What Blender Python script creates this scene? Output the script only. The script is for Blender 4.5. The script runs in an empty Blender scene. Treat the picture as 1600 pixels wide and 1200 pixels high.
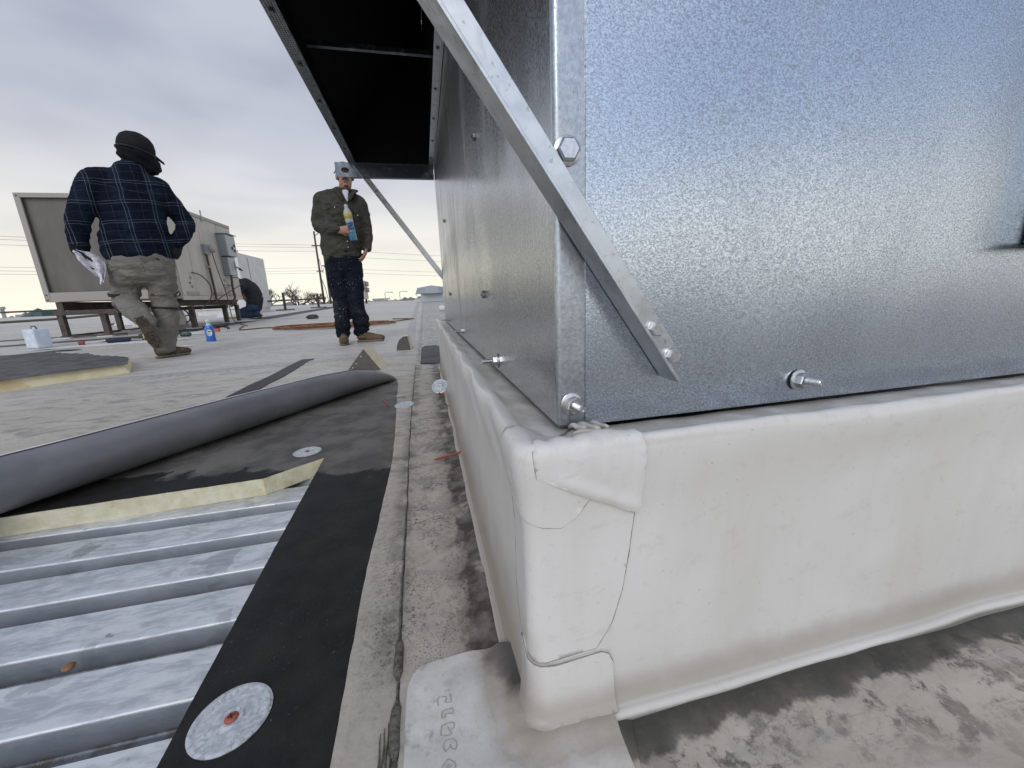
import bpy, bmesh, math, random
import numpy as np
from mathutils import Vector, Matrix, noise, Quaternion
from mathutils.geometry import delaunay_2d_cdt
random.seed(7)
sc = bpy.context.scene
col = sc.collection
PI = math.pi

# ---------------------------------------------------------------- camera
cam_d = bpy.data.cameras.new('camera'); cam = bpy.data.objects.new('camera', cam_d); col.objects.link(cam)
cam_d.sensor_width = 36; cam_d.lens = 13.5; cam_d.clip_start = 0.01; cam_d.clip_end = 6000
_r = Vector((0.9747, -0.2195, -0.0411)); _f = Vector((0.2057, 0.9522, -0.2249))
_f.normalize(); _r = (_r - _f * _r.dot(_f)).normalized(); _u = _r.cross(_f)
cam.matrix_world = Matrix(((_r.x, _u.x, -_f.x, 0), (_r.y, _u.y, -_f.y, 0), (_r.z, _u.z, -_f.z, .42), (0, 0, 0, 1)))
sc.camera = cam

# ---------------------------------------------------------------- node shorthand
class S:
    """a node socket with arithmetic"""
    def __init__(s, nt, k): s.nt, s.k = nt, k
    def _m(s, op, *o, clamp=False):
        n = s.nt.nodes.new('ShaderNodeMath'); n.operation = op; n.use_clamp = clamp
        for i, v in enumerate((s,) + o):
            if isinstance(v, S): s.nt.links.new(v.k, n.inputs[i])
            else: n.inputs[i].default_value = v
        return S(s.nt, n.outputs[0])
    def __add__(s, o): return s._m('ADD', o)
    def __radd__(s, o): return s._m('ADD', o)
    def __sub__(s, o): return s._m('SUBTRACT', o)
    def __rsub__(s, o): return (s * -1) + o
    def __mul__(s, o): return s._m('MULTIPLY', o)
    def __rmul__(s, o): return s._m('MULTIPLY', o)
    def __truediv__(s, o): return s._m('DIVIDE', o)
    def pow(s, o): return s._m('POWER', o)
    def abs(s): return s._m('ABSOLUTE')
    def min(s, o): return s._m('MINIMUM', o)
    def max(s, o): return s._m('MAXIMUM', o)
    def frac(s): return s._m('FRACT')
    def sin(s): return s._m('SINE')
    def gt(s, o): return s._m('GREATER_THAN', o)
    def sat(s): return s._m('ADD', 0.0, clamp=True)
    def step(s, a, b):
        n = s.nt.nodes.new('ShaderNodeMapRange'); n.interpolation_type = 'SMOOTHSTEP'
        s.nt.links.new(s.k, n.inputs[0]); n.inputs[1].default_value = a; n.inputs[2].default_value = b
        if a > b:
            n.inputs[1].default_value = b; n.inputs[2].default_value = a
            n.inputs[3].default_value = 1; n.inputs[4].default_value = 0
        return S(s.nt, n.outputs[0])

class NT:
    def __init__(s, nt): s.nt = nt
    def new(s, t, **k):
        n = s.nt.nodes.new(t)
        for a, b in k.items(): setattr(n, a, b)
        return n
    def put(s, inp, v):
        if isinstance(v, S): s.nt.links.new(v.k, inp)
        elif isinstance(v, (tuple, list)) and len(v) == 3 and inp.type == 'RGBA': inp.default_value = (*v, 1)
        else: inp.default_value = v
    def obj(s): return S(s.nt, s.new('ShaderNodeTexCoord').outputs['Object'])
    def gen(s): return S(s.nt, s.new('ShaderNodeTexCoord').outputs['Generated'])
    def xyz(s, v):
        n = s.new('ShaderNodeSeparateXYZ'); s.put(n.inputs[0], v)
        return [S(s.nt, o) for o in n.outputs]
    def comb(s, x, y, z):
        n = s.new('ShaderNodeCombineXYZ')
        for i, v in enumerate((x, y, z)): s.put(n.inputs[i], v)
        return S(s.nt, n.outputs[0])
    def scale(s, v, k):
        n = s.new('ShaderNodeMapping'); s.put(n.inputs[0], v); n.inputs['Scale'].default_value = k if isinstance(k, (tuple, list)) else (k, k, k)
        return S(s.nt, n.outputs[0])
    def rot(s, v, r):
        n = s.new('ShaderNodeMapping'); s.put(n.inputs[0], v); n.inputs['Rotation'].default_value = r
        return S(s.nt, n.outputs[0])
    def noise(s, v, sc_, det=3, rough=.5, dist=0., color=False):
        n = s.new('ShaderNodeTexNoise'); s.put(n.inputs['Vector'], v); n.inputs['Scale'].default_value = sc_
        n.inputs['Detail'].default_value = det; n.inputs['Roughness'].default_value = rough; n.inputs['Distortion'].default_value = dist
        return S(s.nt, n.outputs['Color' if color else 'Fac'])
    def voro(s, v, sc_, feat='F1', out='Distance', rnd=1.):
        n = s.new('ShaderNodeTexVoronoi', feature=feat); s.put(n.inputs['Vector'], v); n.inputs['Scale'].default_value = sc_
        n.inputs['Randomness'].default_value = rnd
        return S(s.nt, n.outputs[out])
    def mix(s, f, a, b, mode='MIX'):
        n = s.new('ShaderNodeMix', data_type='RGBA', blend_type=mode)
        s.put(n.inputs[0], f); s.put(n.inputs[6], a); s.put(n.inputs[7], b)
        return S(s.nt, n.outputs[2])
    def hsv(s, c, v):
        n = s.new('ShaderNodeHueSaturation'); s.put(n.inputs['Color'], c); s.put(n.inputs['Value'], v)
        return S(s.nt, n.outputs[0])
    def warp(s, v, sc_, amt, det=2):
        c = s.noise(v, sc_, det, color=True)
        a = s.new('ShaderNodeVectorMath', operation='SUBTRACT'); s.put(a.inputs[0], c); a.inputs[1].default_value = (.5, .5, .5)
        b = s.new('ShaderNodeVectorMath', operation='MULTIPLY_ADD'); s.nt.links.new(a.outputs[0], b.inputs[0])
        b.inputs[1].default_value = (amt,) * 3; s.put(b.inputs[2], v)
        return S(s.nt, b.outputs[0])
    def bump(s, h, dist=.001, strength=1., n0=None):
        n = s.new('ShaderNodeBump'); n.inputs['Distance'].default_value = dist; n.inputs['Strength'].default_value = strength
        s.put(n.inputs['Height'], h)
        if n0 is not None: s.put(n.inputs['Normal'], n0)
        return S(s.nt, n.outputs[0])

def mat(name, fn=None, **kw):
    m = bpy.data.materials.new(name); m.use_nodes = True
    b = m.node_tree.nodes['Principled BSDF']; t = NT(m.node_tree)
    d = dict(fn(t) if fn else {}); d.update(kw)
    al = dict(color='Base Color', rough='Roughness', metal='Metallic', normal='Normal', spec='Specular IOR Level',
              trans='Transmission Weight', ior='IOR', coat='Coat Weight', sub='Subsurface Weight', sheen='Sheen Weight')
    for k, v in d.items(): t.put(b.inputs[al.get(k, k)], v)
    return m

# ---------------------------------------------------------------- sky and sun
SUN = Vector((-.30, -.80, .62)).normalized()          # towards the bright part of the overcast
w = bpy.data.worlds.new('World'); sc.world = w; w.use_nodes = True
wt = NT(w.node_tree)
bgs = w.node_tree.nodes['Background']; outw = w.node_tree.nodes['World Output']
skyt = wt.new('ShaderNodeTexSky', sky_type='NISHITA', sun_disc=False)
skyt.sun_elevation = math.asin(SUN.z); skyt.sun_rotation = math.atan2(SUN.x, SUN.y)
skyt.air_density = 1.0; skyt.dust_density = 1.5; skyt.altitude = 200
w.node_tree.links.new(skyt.outputs[0], bgs.inputs[0]); bgs.inputs[1].default_value = .15
d = wt.gen(); dx, dy, dz = wt.xyz(d)
zz = dz.max(0.0)
den = zz + .30
pl = wt.comb(dx / den, dy / den, zz)
plw = wt.warp(pl, .7, .35)
n1 = wt.noise(plw, .85, 4, .48)
n2 = wt.noise(wt.warp(wt.comb(dx, dy, zz * 2.6), 1.2, .3), 1.9, 4, .5)
tone = (n1 * .6 + n2 * .4).step(.38, .60)
ccol = wt.mix(tone, (.245, .28, .385), (.51, .545, .635))
low = wt.mix(wt.noise(wt.comb(dx * 1.2, dy * 1.2, zz * 5), 2.0, 3, .45).step(.35, .65), (.64, .65, .69), (.88, .875, .85))
ccol = wt.mix(zz.step(.42, .06), ccol, low)
warm = wt.mix(dy.step(-.4, .5), (.92, .91, .86), (1.0, .95, .79))
ccol = wt.mix((zz.step(.24, .0)) * .9, ccol, warm)
sd = (dx * SUN.x + dy * SUN.y + dz * SUN.z).max(0.0)
glow = sd.pow(2.0) * 1.0 + 1.0
gc = wt.new('ShaderNodeVectorMath', operation='SCALE'); wt.put(gc.inputs[0], ccol); wt.put(gc.inputs[3], glow)
bgc = wt.new('ShaderNodeBackground'); w.node_tree.links.new(gc.outputs[0], bgc.inputs[0]); bgc.inputs[1].default_value = .88
gap = wt.noise(wt.warp(wt.comb(dx * 1.5 + 3, dy * 1.1 + 1, zz * 3.6), 1.2, .5), 1.0, 3, .5).step(.455, .53)
gap = gap * dy.step(.05, -.35) * zz.step(.12, .26) * .60
mx = wt.new('ShaderNodeMixShader'); wt.put(mx.inputs[0], gap)
w.node_tree.links.new(bgc.outputs[0], mx.inputs[1]); w.node_tree.links.new(bgs.outputs[0], mx.inputs[2])
w.node_tree.links.new(mx.outputs[0], outw.inputs[0])
sl = bpy.data.lights.new('sun', 'SUN'); sl.energy = .6; sl.angle = math.radians(25); sl.color = (1, .96, .90)
so = bpy.data.objects.new('sun', sl); col.objects.link(so)
so.rotation_euler = (-SUN).to_track_quat('-Z', 'Y').to_euler()
sc.view_settings.view_transform = 'Standard'; sc.view_settings.look = 'None'
sc.view_settings.exposure = .28; sc.view_settings.gamma = 1; sc.view_settings.use_curve_mapping = False

# ---------------------------------------------------------------- object helpers
def props(o, label=None, cat=None, group=None, kind=None):
    if label: o['label'] = label
    if cat: o['category'] = cat
    if group: o['group'] = group
    if kind: o['kind'] = kind
    return o
def thing(name, loc, label, cat, group=None, rz=0):
    o = bpy.data.objects.new(name, None); col.objects.link(o)
    o.empty_display_size = .05; o.location = loc; o.rotation_euler = (0, 0, rz)
    return props(o, label, cat, group)
def link(name, me, m, parent=None, world=False):
    o = bpy.data.objects.new(name, me); col.objects.link(o)
    if m is not None and not me.materials: me.materials.append(m)
    if parent is not None:
        o.parent = parent
        if world:
            p = parent
            while p.parent is not None and p.type != 'EMPTY': p = p.parent
            if parent.type == 'EMPTY': o.location = -parent.location
    return o
def mesh(name, v, f, smooth=False):
    me = bpy.data.meshes.new(name); me.from_pydata([tuple(p) for p in v], [], [tuple(q) for q in f]); me.update()
    if smooth: me.shade_smooth()
    return me
class MB:
    """collects simple shapes into one mesh"""
    def __init__(s): s.v = []; s.f = []
    def add(s, v, f):
        k = len(s.v); s.v += [Vector(p) for p in v]; s.f += [tuple(i + k for i in q) for q in f]; return s
    def box(s, c, d, rot=None, taper=1.):
        v = []
        for z in (-.5, .5):
            t = taper if z > 0 else 1
            for x, y in ((-.5, -.5), (.5, -.5), (.5, .5), (-.5, .5)): v.append(Vector((x * d[0] * t, y * d[1] * t, z * d[2])))
        if rot is not None: v = [rot @ p for p in v]
        c = Vector(c)
        return s.add([p + c for p in v], [(3, 2, 1, 0), (4, 5, 6, 7), (0, 1, 5, 4), (1, 2, 6, 5), (2, 3, 7, 6), (3, 0, 4, 7)])
    def bb(s, a, b): # box by corners
        return s.box([(a[i] + b[i]) / 2 for i in range(3)], [abs(b[i] - a[i]) for i in range(3)])
    def bar(s, a, b, w, h, up=(0, 0, 1)):
        a, b = Vector(a), Vector(b); z = (b - a); L = z.length; z.normalize()
        u = Vector(up); x = u.cross(z)
        if x.length < 1e-4: x = Vector((1, 0, 0)).cross(z)
        x.normalize(); y = z.cross(x)
        return s.box((a + b) / 2, (w, h, L), Matrix((x, y, z)).transposed())
    def tube(s, pts, r, n=10, cap=True):
        pts = [Vector(p) for p in pts]; m = len(pts); rs = r if isinstance(r, (list, tuple)) else [r] * m
        v = []; f = []; x0 = None
        for i, p in enumerate(pts):
            t = (pts[min(i + 1, m - 1)] - pts[max(i - 1, 0)]).normalized()
            if x0 is None:
                x0 = t.orthogonal().normalized()
            x0 = (x0 - t * x0.dot(t)).normalized(); y0 = t.cross(x0)
            for k in range(n):
                a = 2 * PI * k / n; v.append(p + (x0 * math.cos(a) + y0 * math.sin(a)) * rs[i])
        for i in range(m - 1):
            for k in range(n):
                a, b = i * n + k, i * n + (k + 1) % n; f.append((a, b, b + n, a + n))
        if cap: f.append(tuple(range(n - 1, -1, -1))); f.append(tuple((m - 1) * n + k for k in range(n)))
        return s.add(v, f)
    def lathe(s, prof, n=32, o=(0, 0, 0), rot=None, wob=None):
        v = []; f = []; o = Vector(o)
        for (r, z) in prof:
            for k in range(n):
                a = 2 * PI * k / n; p = Vector((r * math.cos(a), r * math.sin(a), z)); v.append((rot @ p if rot else p) + o)
        m = len(prof)
        for i in range(m - 1):
            for k in range(n):
                a, b = i * n + k, i * n + (k + 1) % n; f.append((a, b, b + n, a + n))
        if prof[0][0] > 1e-6: f.append(tuple(range(n - 1, -1, -1)))
        if prof[-1][0] > 1e-6: f.append(tuple((m - 1) * n + k for k in range(n)))
        return s.add(v, f)
    def prism(s, poly, z0, z1):
        n = len(poly); v = [(x, y, z0) for x, y in poly] + [(x, y, z1) for x, y in poly]
        f = [tuple(range(n - 1, -1, -1)), tuple(range(n, 2 * n))] + [(i, (i + 1) % n, (i + 1) % n + n, i + n) for i in range(n)]
        return s.add(v, f)
    def build(s, name, m, parent=None, world=False, smooth=False, bevel=0, auto=None):
        me = bpy.data.meshes.new(name)
        bm = bmesh.new()
        vs = [bm.verts.new(p) for p in s.v]
        for q in s.f:
            try: bm.faces.new([vs[i] for i in q])
            except ValueError: pass
        bmesh.ops.remove_doubles(bm, verts=bm.verts, dist=1e-6)
        bmesh.ops.recalc_face_normals(bm, faces=bm.faces)
        if bevel:
            bmesh.ops.bevel(bm, geom=[e for e in bm.edges if len(e.link_faces) == 2 and e.calc_face_angle(0) > .5], offset=bevel, segments=2, affect='EDGES', profile=.5)
        if smooth:
            for fa in bm.faces: fa.smooth = True
            if auto:
                for e in bm.edges:
                    if len(e.link_faces) == 2 and e.calc_face_angle(0) > math.radians(auto): e.smooth = False
        bm.to_mesh(me); bm.free()
        return link(name, me, m, parent, world)
def place(o, loc, rot=(0, 0, 0), scale=1.):
    o.location = loc; o.rotation_euler = rot; o.scale = (scale,) * 3; return o
def copy_tree(o, parent=None):
    c = o.copy(); col.objects.link(c); c.parent = parent
    for ch in list(o.children): copy_tree(ch, c)
    return c
def resample(pts, step, closed=False):
    P = [Vector(p) for p in pts]; out = []
    rng = range(len(P)) if closed else range(len(P) - 1)
    for i in rng:
        a, b = P[i], P[(i + 1) % len(P)]; n = max(1, int((b - a).length / step))
        for k in range(n): out.append(a.lerp(b, k / n))
    if not closed: out.append(P[-1])
    return out
def inside(p, poly):
    x, y = p[0], p[1]; c = False; n = len(poly); j = n - 1
    for i in range(n):
        xi, yi, xj, yj = poly[i][0], poly[i][1], poly[j][0], poly[j][1]
        if (yi > y) != (yj > y) and x < (xj - xi) * (y - yi) / (yj - yi) + xi: c = not c
        j = i
    return c
def sheet(poly, step, holes=(), pts=None):
    """triangulated planar region: returns 2-D verts, faces"""
    loops = [[(p[0], p[1]) for p in resample([(q[0], q[1], 0) for q in poly], step, True)]]
    for h in holes: loops.append([(p[0], p[1]) for p in resample([(q[0], q[1], 0) for q in h], step, True)])
    v = []; e = []
    for L in loops:
        k = len(v); v += L; e += [(k + i, k + (i + 1) % len(L)) for i in range(len(L))]
    if pts is None:
        xs = [p[0] for p in poly]; ys = [p[1] for p in poly]; pts = []
        y = min(ys) + step / 2; r = 0
        while y < max(ys):
            x = min(xs) + step * (.25 + .5 * (r % 2))
            while x < max(xs):
                pts.append((x, y)); x += step
            y += step * .87; r += 1
    b = [(p, L) for L in loops for p in L]
    bx = np.array([p for p, L in b])
    for p in pts:
        if inside(p, poly) and not any(inside(p, h) for h in holes):
            if np.min((bx[:, 0] - p[0]) ** 2 + (bx[:, 1] - p[1]) ** 2) > (step * .45) ** 2: v.append(p)
    r = delaunay_2d_cdt([Vector(p) for p in v], e, [], 0, 1e-7)
    ov, of = r[0], r[2]
    out = []
    for q in of:
        c = sum((ov[i] for i in q), Vector((0, 0))) / len(q)
        if inside(c, poly) and not any(inside(c, h) for h in holes): out.append(tuple(q))
    return ov, out
def smoothstep(a, b, x):
    t = max(0., min(1., (x - a) / (b - a))); return t * t * (3 - 2 * t)
def fbm(x, y, z=0., sc_=1., o=3): return noise.fractal(Vector((x * sc_, y * sc_, z * sc_)), 1., 2., o)
# ================================================================ materials of the near field
def stain_masks(t, x, y, p):
    """dirt that collects along the two feet of the curb"""
    dl = 0.072 - x; dr = 0.29 - y
    wob = (t.noise(p, 14, 4, .6) - .5) * .06
    wob2 = (t.noise(p, 55, 3, .6) - .5) * .02
    return dl, dr, wob, wob2
def m_roof(t):
    p = t.obj(); x, y, z = t.xyz(p)
    dl, dr, wob, wob2 = stain_masks(t, x, y, p)
    big = t.noise(p, 1.1, 4, .6); mid = t.noise(t.scale(p, (3, 9, 1)), 1.6, 5, .65); fine = t.noise(p, 70, 3, .6)
    pw = t.warp(p, 3, .25)
    base = t.mix(big.step(.35, .65), (.44, .40, .33), (.54, .50, .425))
    smear = t.noise(t.rot(t.scale(pw, (1.5, 4.0, 1)), (0, 0, .25)), 4.2, 7, .74).step(.49, .60)
    smear = smear * (y.step(.5, 1.1) * .75 + .25)
    base = t.mix(smear * .70, base, (.20, .19, .175))
    base = t.mix(mid.step(.52, .75) * .5, base, (.25, .24, .22))
    lightp = t.noise(t.scale(pw, (1, 3, 1)), .9, 4, .6).step(.55, .68)
    base = t.mix(lightp * .5, base, (.58, .56, .51))
    base = t.mix(fine.step(.56, .72) * .22, base, (.20, .19, .18))
    # roof away from the curb is paler further off
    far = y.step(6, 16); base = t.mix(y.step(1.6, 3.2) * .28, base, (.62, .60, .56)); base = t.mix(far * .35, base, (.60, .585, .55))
    # speckled algae on the walked strip beside the curb
    sp = t.voro(t.warp(p, 60, .006), 330, 'F1').step(.42, .2) * t.noise(p, 9, 4, .7).step(.42, .60)
    sp2 = t.noise(p, 160, 3, .7).step(.5, .64) * t.noise(t.scale(p, (1.6, .7, 1)), 8, 4, .6).step(.40, .62)
    strip = x.step(-.15, -.06) * y.step(.33, .40)
    edge = (x + .10).abs().step(.05, .0)
    base = t.mix((sp * .8 + sp2 * .95).sat() * strip, base, (.085, .078, .068))
    lapd = (x + .082 - y * .004).abs().step(.030, .004) * t.noise(p, 13, 5, .65).step(.38, .58) * strip
    base = t.mix(lapd * .65, base, (.10, .09, .076))
    base = t.mix(strip * x.step(-.02, .02) * (t.noise(p, 18, 5, .6).step(.40, .60)) * .6, base, (.24, .215, .18))
    # dirt right against the left foot and the right foot of the curb
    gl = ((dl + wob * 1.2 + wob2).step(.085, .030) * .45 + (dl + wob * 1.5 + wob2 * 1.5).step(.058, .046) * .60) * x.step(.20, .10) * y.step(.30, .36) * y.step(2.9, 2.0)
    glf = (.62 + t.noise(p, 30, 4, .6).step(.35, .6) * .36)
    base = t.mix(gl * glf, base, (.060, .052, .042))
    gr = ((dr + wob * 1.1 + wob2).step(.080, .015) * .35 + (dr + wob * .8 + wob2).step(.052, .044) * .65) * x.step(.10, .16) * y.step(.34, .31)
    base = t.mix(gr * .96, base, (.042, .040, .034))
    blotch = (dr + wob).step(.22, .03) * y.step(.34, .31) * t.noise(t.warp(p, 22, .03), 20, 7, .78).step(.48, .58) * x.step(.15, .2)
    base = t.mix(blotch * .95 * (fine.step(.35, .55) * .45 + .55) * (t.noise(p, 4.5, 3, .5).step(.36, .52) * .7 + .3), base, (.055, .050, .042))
    streak = t.noise(t.rot(t.scale(t.warp(p, 9, .03), (14, 75, 1)), (0, 0, .35)), 2.2, 5, .75).step(.56, .66) * (y.step(.285, .25)) * x.step(.2, .3) * t.noise(p, 6, 3).step(.4, .6)
    base = t.mix(streak * .6, base, (.12, .11, .098))
    tide = ((t.noise(t.warp(p, 7, .05), 8, 3, .55) - .5).abs()).step(.010, .0) * strip * .6
    base = t.mix(tide * .55, base, (.16, .135, .105))
    cr = t.noise(t.warp(p, 8, .05), 11, 5, .6).step(.56, .66) * strip; base = t.mix(cr * .55, base, (.52, .48, .40))
    mot = t.noise(t.warp(p, 50, .012), 75, 5, .75).step(.48, .70) * y.step(4, 1.5); base = t.mix(mot * (x.step(.2, .1) * .22 + .12), base, (.17, .16, .14))
    tan = t.noise(p, 5, 4, .6).step(.5, .62) * y.step(.35, .25) * x.step(.12, .2)
    tan = tan * (dr + wob).step(.04, .08); base = t.mix(tan * .6, base, (.43, .37, .29))
    pale = t.noise(t.rot(t.scale(t.warp(p, 5, .06), (2.2, 7, 1)), (0, 0, -.25)), 2.0, 3, .5).step(.50, .66) * y.step(.30, .25) * x.step(.12, .2)
    pale = pale * (dr + wob).step(.05, .09); base = t.mix(pale * .6, base, (.60, .57, .52))
    h = t.noise(p, 26, 4, .6) * .7 + fine * .15 + t.noise(p, 6, 3, .6) * 1.5
    return dict(color=base, rough=t.noise(p, 30, 3).step(.2, .8) * .25 + .42, normal=t.bump(h, .006, .6), spec=.4)
M_roof = mat('weathered_membrane', m_roof)

def m_flash(t):
    """white curb flashing, grimy along its rim and foot"""
    p = t.obj(); x, y, z = t.xyz(p)
    big = t.noise(p, 5, 3, .5)
    base = t.mix(big.step(.3, .7), (.65, .63, .585), (.72, .70, .665))
    st = t.noise(t.scale(p, (45, 45, 2.2)), 1.5, 4, .6).step(.58, .75)
    base = t.mix(st * .10, base, (.45, .43, .39))
    wob = (t.noise(p, 16, 4, .6) - .5) * .05
    foot = (z + wob * .35).step(.046, .016) * (z.step(.0065, .0125))
    base = t.mix(foot * .62, base, (.24, .20, .145))
    broad = (z + wob).step(.075, .01); base = t.mix(broad * .22, base, (.36, .32, .25))
    lf = (x - .074 + (y - .25).abs() * .0).step(.012, .0) * (z + wob * 2).step(.16, .01) * y.step(.27, .30)
    base = t.mix(lf * .45, base, (.22, .18, .13))
    mott = t.noise(t.warp(p, 30, .02), 60, 5, .72).step(.55, .72)
    base = t.mix(mott * .16, base, (.34, .315, .27))
    vert = t.noise(t.scale(t.warp(p, 6, .03), (9, 9, .8)), 2.0, 4, .6).step(.48, .66)
    base = t.mix(vert * .10, base, (.48, .445, .385))
    foot2 = (z + wob * .06).step(.0055, .001)
    base = t.mix(foot2 * .8, base, (.12, .11, .09))
    ins = ((x - .078).step(.0, .010)) * ((y - .293).step(.0, .010))
    ledge = ins * t.noise(t.warp(p, 20, .03), 18, 5, .65).step(.25, .62)
    base = t.mix(ledge * .60, base, (.27, .235, .18))
    crest = (z - .287).step(.0, .006) * t.noise(t.scale(p, (1, 1, .3)), 60, 4, .7).step(.5, .62)
    base = t.mix(crest * .12, base, (.33, .30, .25))
    spk = t.noise(p, 210, 2, .6).step(.70, .76)
    base = t.mix(spk * .35, base, (.22, .2, .17))
    scuff = t.noise(t.rot(t.scale(t.warp(p, 12, .04), (20, 20, 60)), (.4, .5, 0)), 1.2, 4, .7).step(.60, .70)
    base = t.mix(scuff * .13, base, (.30, .28, .25))
    h = t.noise(p, 7, 2, .5) * .9 + t.noise(p, 38, 3, .5) * .10 + t.noise(t.scale(p, (1, 1, 1)), 420, 1, .5) * .03 + mott * .03
    return dict(color=base, rough=.36, normal=t.bump(h, .006, .75), spec=.5)
M_flash = mat('white_flashing', m_flash)

def m_patch(t):
    p = t.obj(); x, y, z = t.xyz(p)
    base = t.mix(t.noise(p, 20, 4, .6).step(.35, .65), (.56, .535, .485), (.67, .65, .61))
    sm = t.noise(t.warp(p, 25, .02), 32, 5, .7).step(.56, .70) * x.step(.03, -.02)
    base = t.mix(sm * .55, base, (.16, .16, .165))
    s2 = t.voro(t.warp(p, 40, .03), 14, 'F1').step(.16, .05) * x.step(0, -.02)
    base = t.mix(s2 * .5, base, (.09, .09, .095))
    ty = (x * .75 + y * .55 + (t.noise(p, 18, 3) - .5) * .05)
    cor = ty.step(.20, .26)
    base = t.mix(cor * .35, base, (.40, .355, .285))
    ex_ = (.072 - x).max(0.0); ey_ = (.290 - y).max(0.0); D = (ex_ * ex_ + ey_ * ey_).pow(.5)
    D = D + (t.noise(t.warp(p, 20, .02), 28, 5, .65) - .5) * .030
    fr = D.step(.070, .012); base = t.mix(fr * .85, base, (.27, .225, .165))
    tl = (D - .040).abs().step(.0030, .0); base = t.mix(tl * .14, base, (.22, .18, .13))
    pk = D.step(.030, .014) * y.step(.300, .325); base = t.mix(pk * .95, base, (.050, .045, .038))
    mt = t.noise(t.warp(p, 60, .01), 90, 5, .75).step(.50, .70); base = t.mix(mt * .30, base, (.28, .27, .25))
    dk = ((x - .055).abs() + (y - .368).abs() * .6 + (t.noise(p, 40, 4, .6) - .5) * .03).step(.035, .012)
    base = t.mix(dk * .85, base, (.10, .09, .078))
    h = t.noise(p, 45, 4, .6) + t.noise(p, 300, 2) * .08
    return dict(color=base, rough=.45, normal=t.bump(h, .002, .5))
M_patch = mat('pale_patch', m_patch)

def m_galv(spangle, rough, kind='worm', base=(.60, .635, .67), wave=1.0):
    def fn(t):
        p = t.obj(); x, y, z = t.xyz(p)
        if kind == 'worm':
            q = t.warp(t.scale(p, (1, 1, 1.35)), 160, .006)
            a = t.noise(q, 430, 2, .6); b = t.noise(t.scale(p, (1, 1, 1.4)), 800, 2, .5)
            g = (a * .6 + b * .4)
            lines = t.noise(t.scale(p, (6, 6, 900)), 1., 2, .5)
            var = g.step(.36, .64)
            c = t.mix(var, tuple(v * .62 for v in base), tuple(min(1, v * 1.24) for v in base))
            c = t.mix((lines.step(.55, .7)) * .10, c, (.42, .45, .48))
            h = g * 1.0 + lines * .10
            ro = var * -.13 + (rough + .08)
            dist = .00042
        elif kind == 'brush':
            a = t.noise(t.scale(p, (1000, 1000, 30)), 1., 3, .6); b = t.noise(t.scale(p, (600, 600, 260)), 1., 3, .6)
            c = t.mix(a.step(.3, .7), tuple(v * .82 for v in base), tuple(min(1, v * 1.1) for v in base))
            h = a * .7 + b * .6; ro = b.step(.3, .7) * .12 + rough; dist = .00022
        elif kind == 'plain':
            b = t.noise(t.scale(p, (1, 1, 1)), 45, 4, .65); s_ = t.noise(t.rot(t.scale(t.warp(p, 40, .01), (200, 200, 30)), (0, .62, 0)), 1., 3, .6)
            c = t.mix(b.step(.3, .7), tuple(v * .84 for v in base), tuple(min(1, v * 1.08) for v in base))
            c = t.mix(t.noise(t.warp(p, 60, .01), 150, 2, .6).step(.64, .70) * .5, c, (.25, .26, .27))
            c = t.mix(s_.step(.60, .70) * .25, c, (.36, .36, .355)); h = b + s_ * .4; ro = b.step(.3, .7) * .14 + rough; dist = .0003
        else: # speckled
            a = t.voro(t.warp(t.scale(p, (1, 1, .5)), 300, .003), 520, 'F1').step(.34, .12)
            gate = t.noise(p, 300, 2).step(.48, .58)
            b = t.noise(p, 240, 3, .6); cl = t.noise(p, 26, 4, .6)
            c = t.mix(b.step(.3, .7), tuple(v * .85 for v in base), tuple(min(1, v * 1.12) for v in base))
            c = t.mix(a * gate * .75, c, (.20, .21, .22)); c = t.mix(cl.step(.5, .7) * .3, c, (.68, .69, .70))
            h = b - a * gate * .6; ro = cl.step(.3, .7) * .12 + rough; dist = .0003
        sm = t.noise(t.scale(t.warp(p, 4, .08), (1.6, 1.6, .7)), 4.0, 5, .68)
        c = t.mix(sm.step(.54, .70) * .26, c, (.42, .43, .44))
        big = t.noise(t.rot(t.scale(p, (1, 1, .55)), (0, .5, 0)), 3.0, 2, .5) * wave
        mk = t.voro(t.warp(p, 30, .02), 9, 'F1').step(.035, .015) + t.noise(t.rot(t.scale(t.warp(p, 20, .01), (120, 120, 6)), (0, .35, 0)), 1., 3, .6).step(.70, .74) * .6
        c = t.mix(mk.sat() * .35, c, (.30, .31, .32)); ro = ro + sm.step(.5, .7) * .08
        n0 = t.bump(big, .03, .40)
        return dict(color=c, metal=.96, rough=ro, normal=t.bump(h, dist, spangle, n0))
    return fn
M_galv = mat('galvanised_spangle', m_galv(.42, .20, 'worm', (.55, .60, .655)))
M_galvside = mat('galvanised_brushed', m_galv(.30, .21, 'brush', (.62, .64, .645), wave=1.0))
M_galvpost = mat('galvanised_speckled', m_galv(.6, .30, 'speck', (.44, .47, .50)))
M_strut = mat('galvanised_angle', m_galv(.35, .27, 'plain', (.60, .625, .64), wave=.8))
def m_zinc(t):
    p = t.obj(); a = t.noise(p, 300, 3, .6)
    return dict(color=t.mix(a.step(.3, .7), (.50, .51, .51), (.66, .67, .68)), metal=1., rough=a * .15 + .22)
M_zinc = mat('zinc_bolt', m_zinc)
M_black = mat('black_hood_shade', lambda t: dict(color=t.mix(t.noise(t.obj(), 30, 3), (.010, .010, .011), (.020, .020, .022)), rough=.8, spec=.15))  # near-black colour standing in for the shade inside the hood
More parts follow.
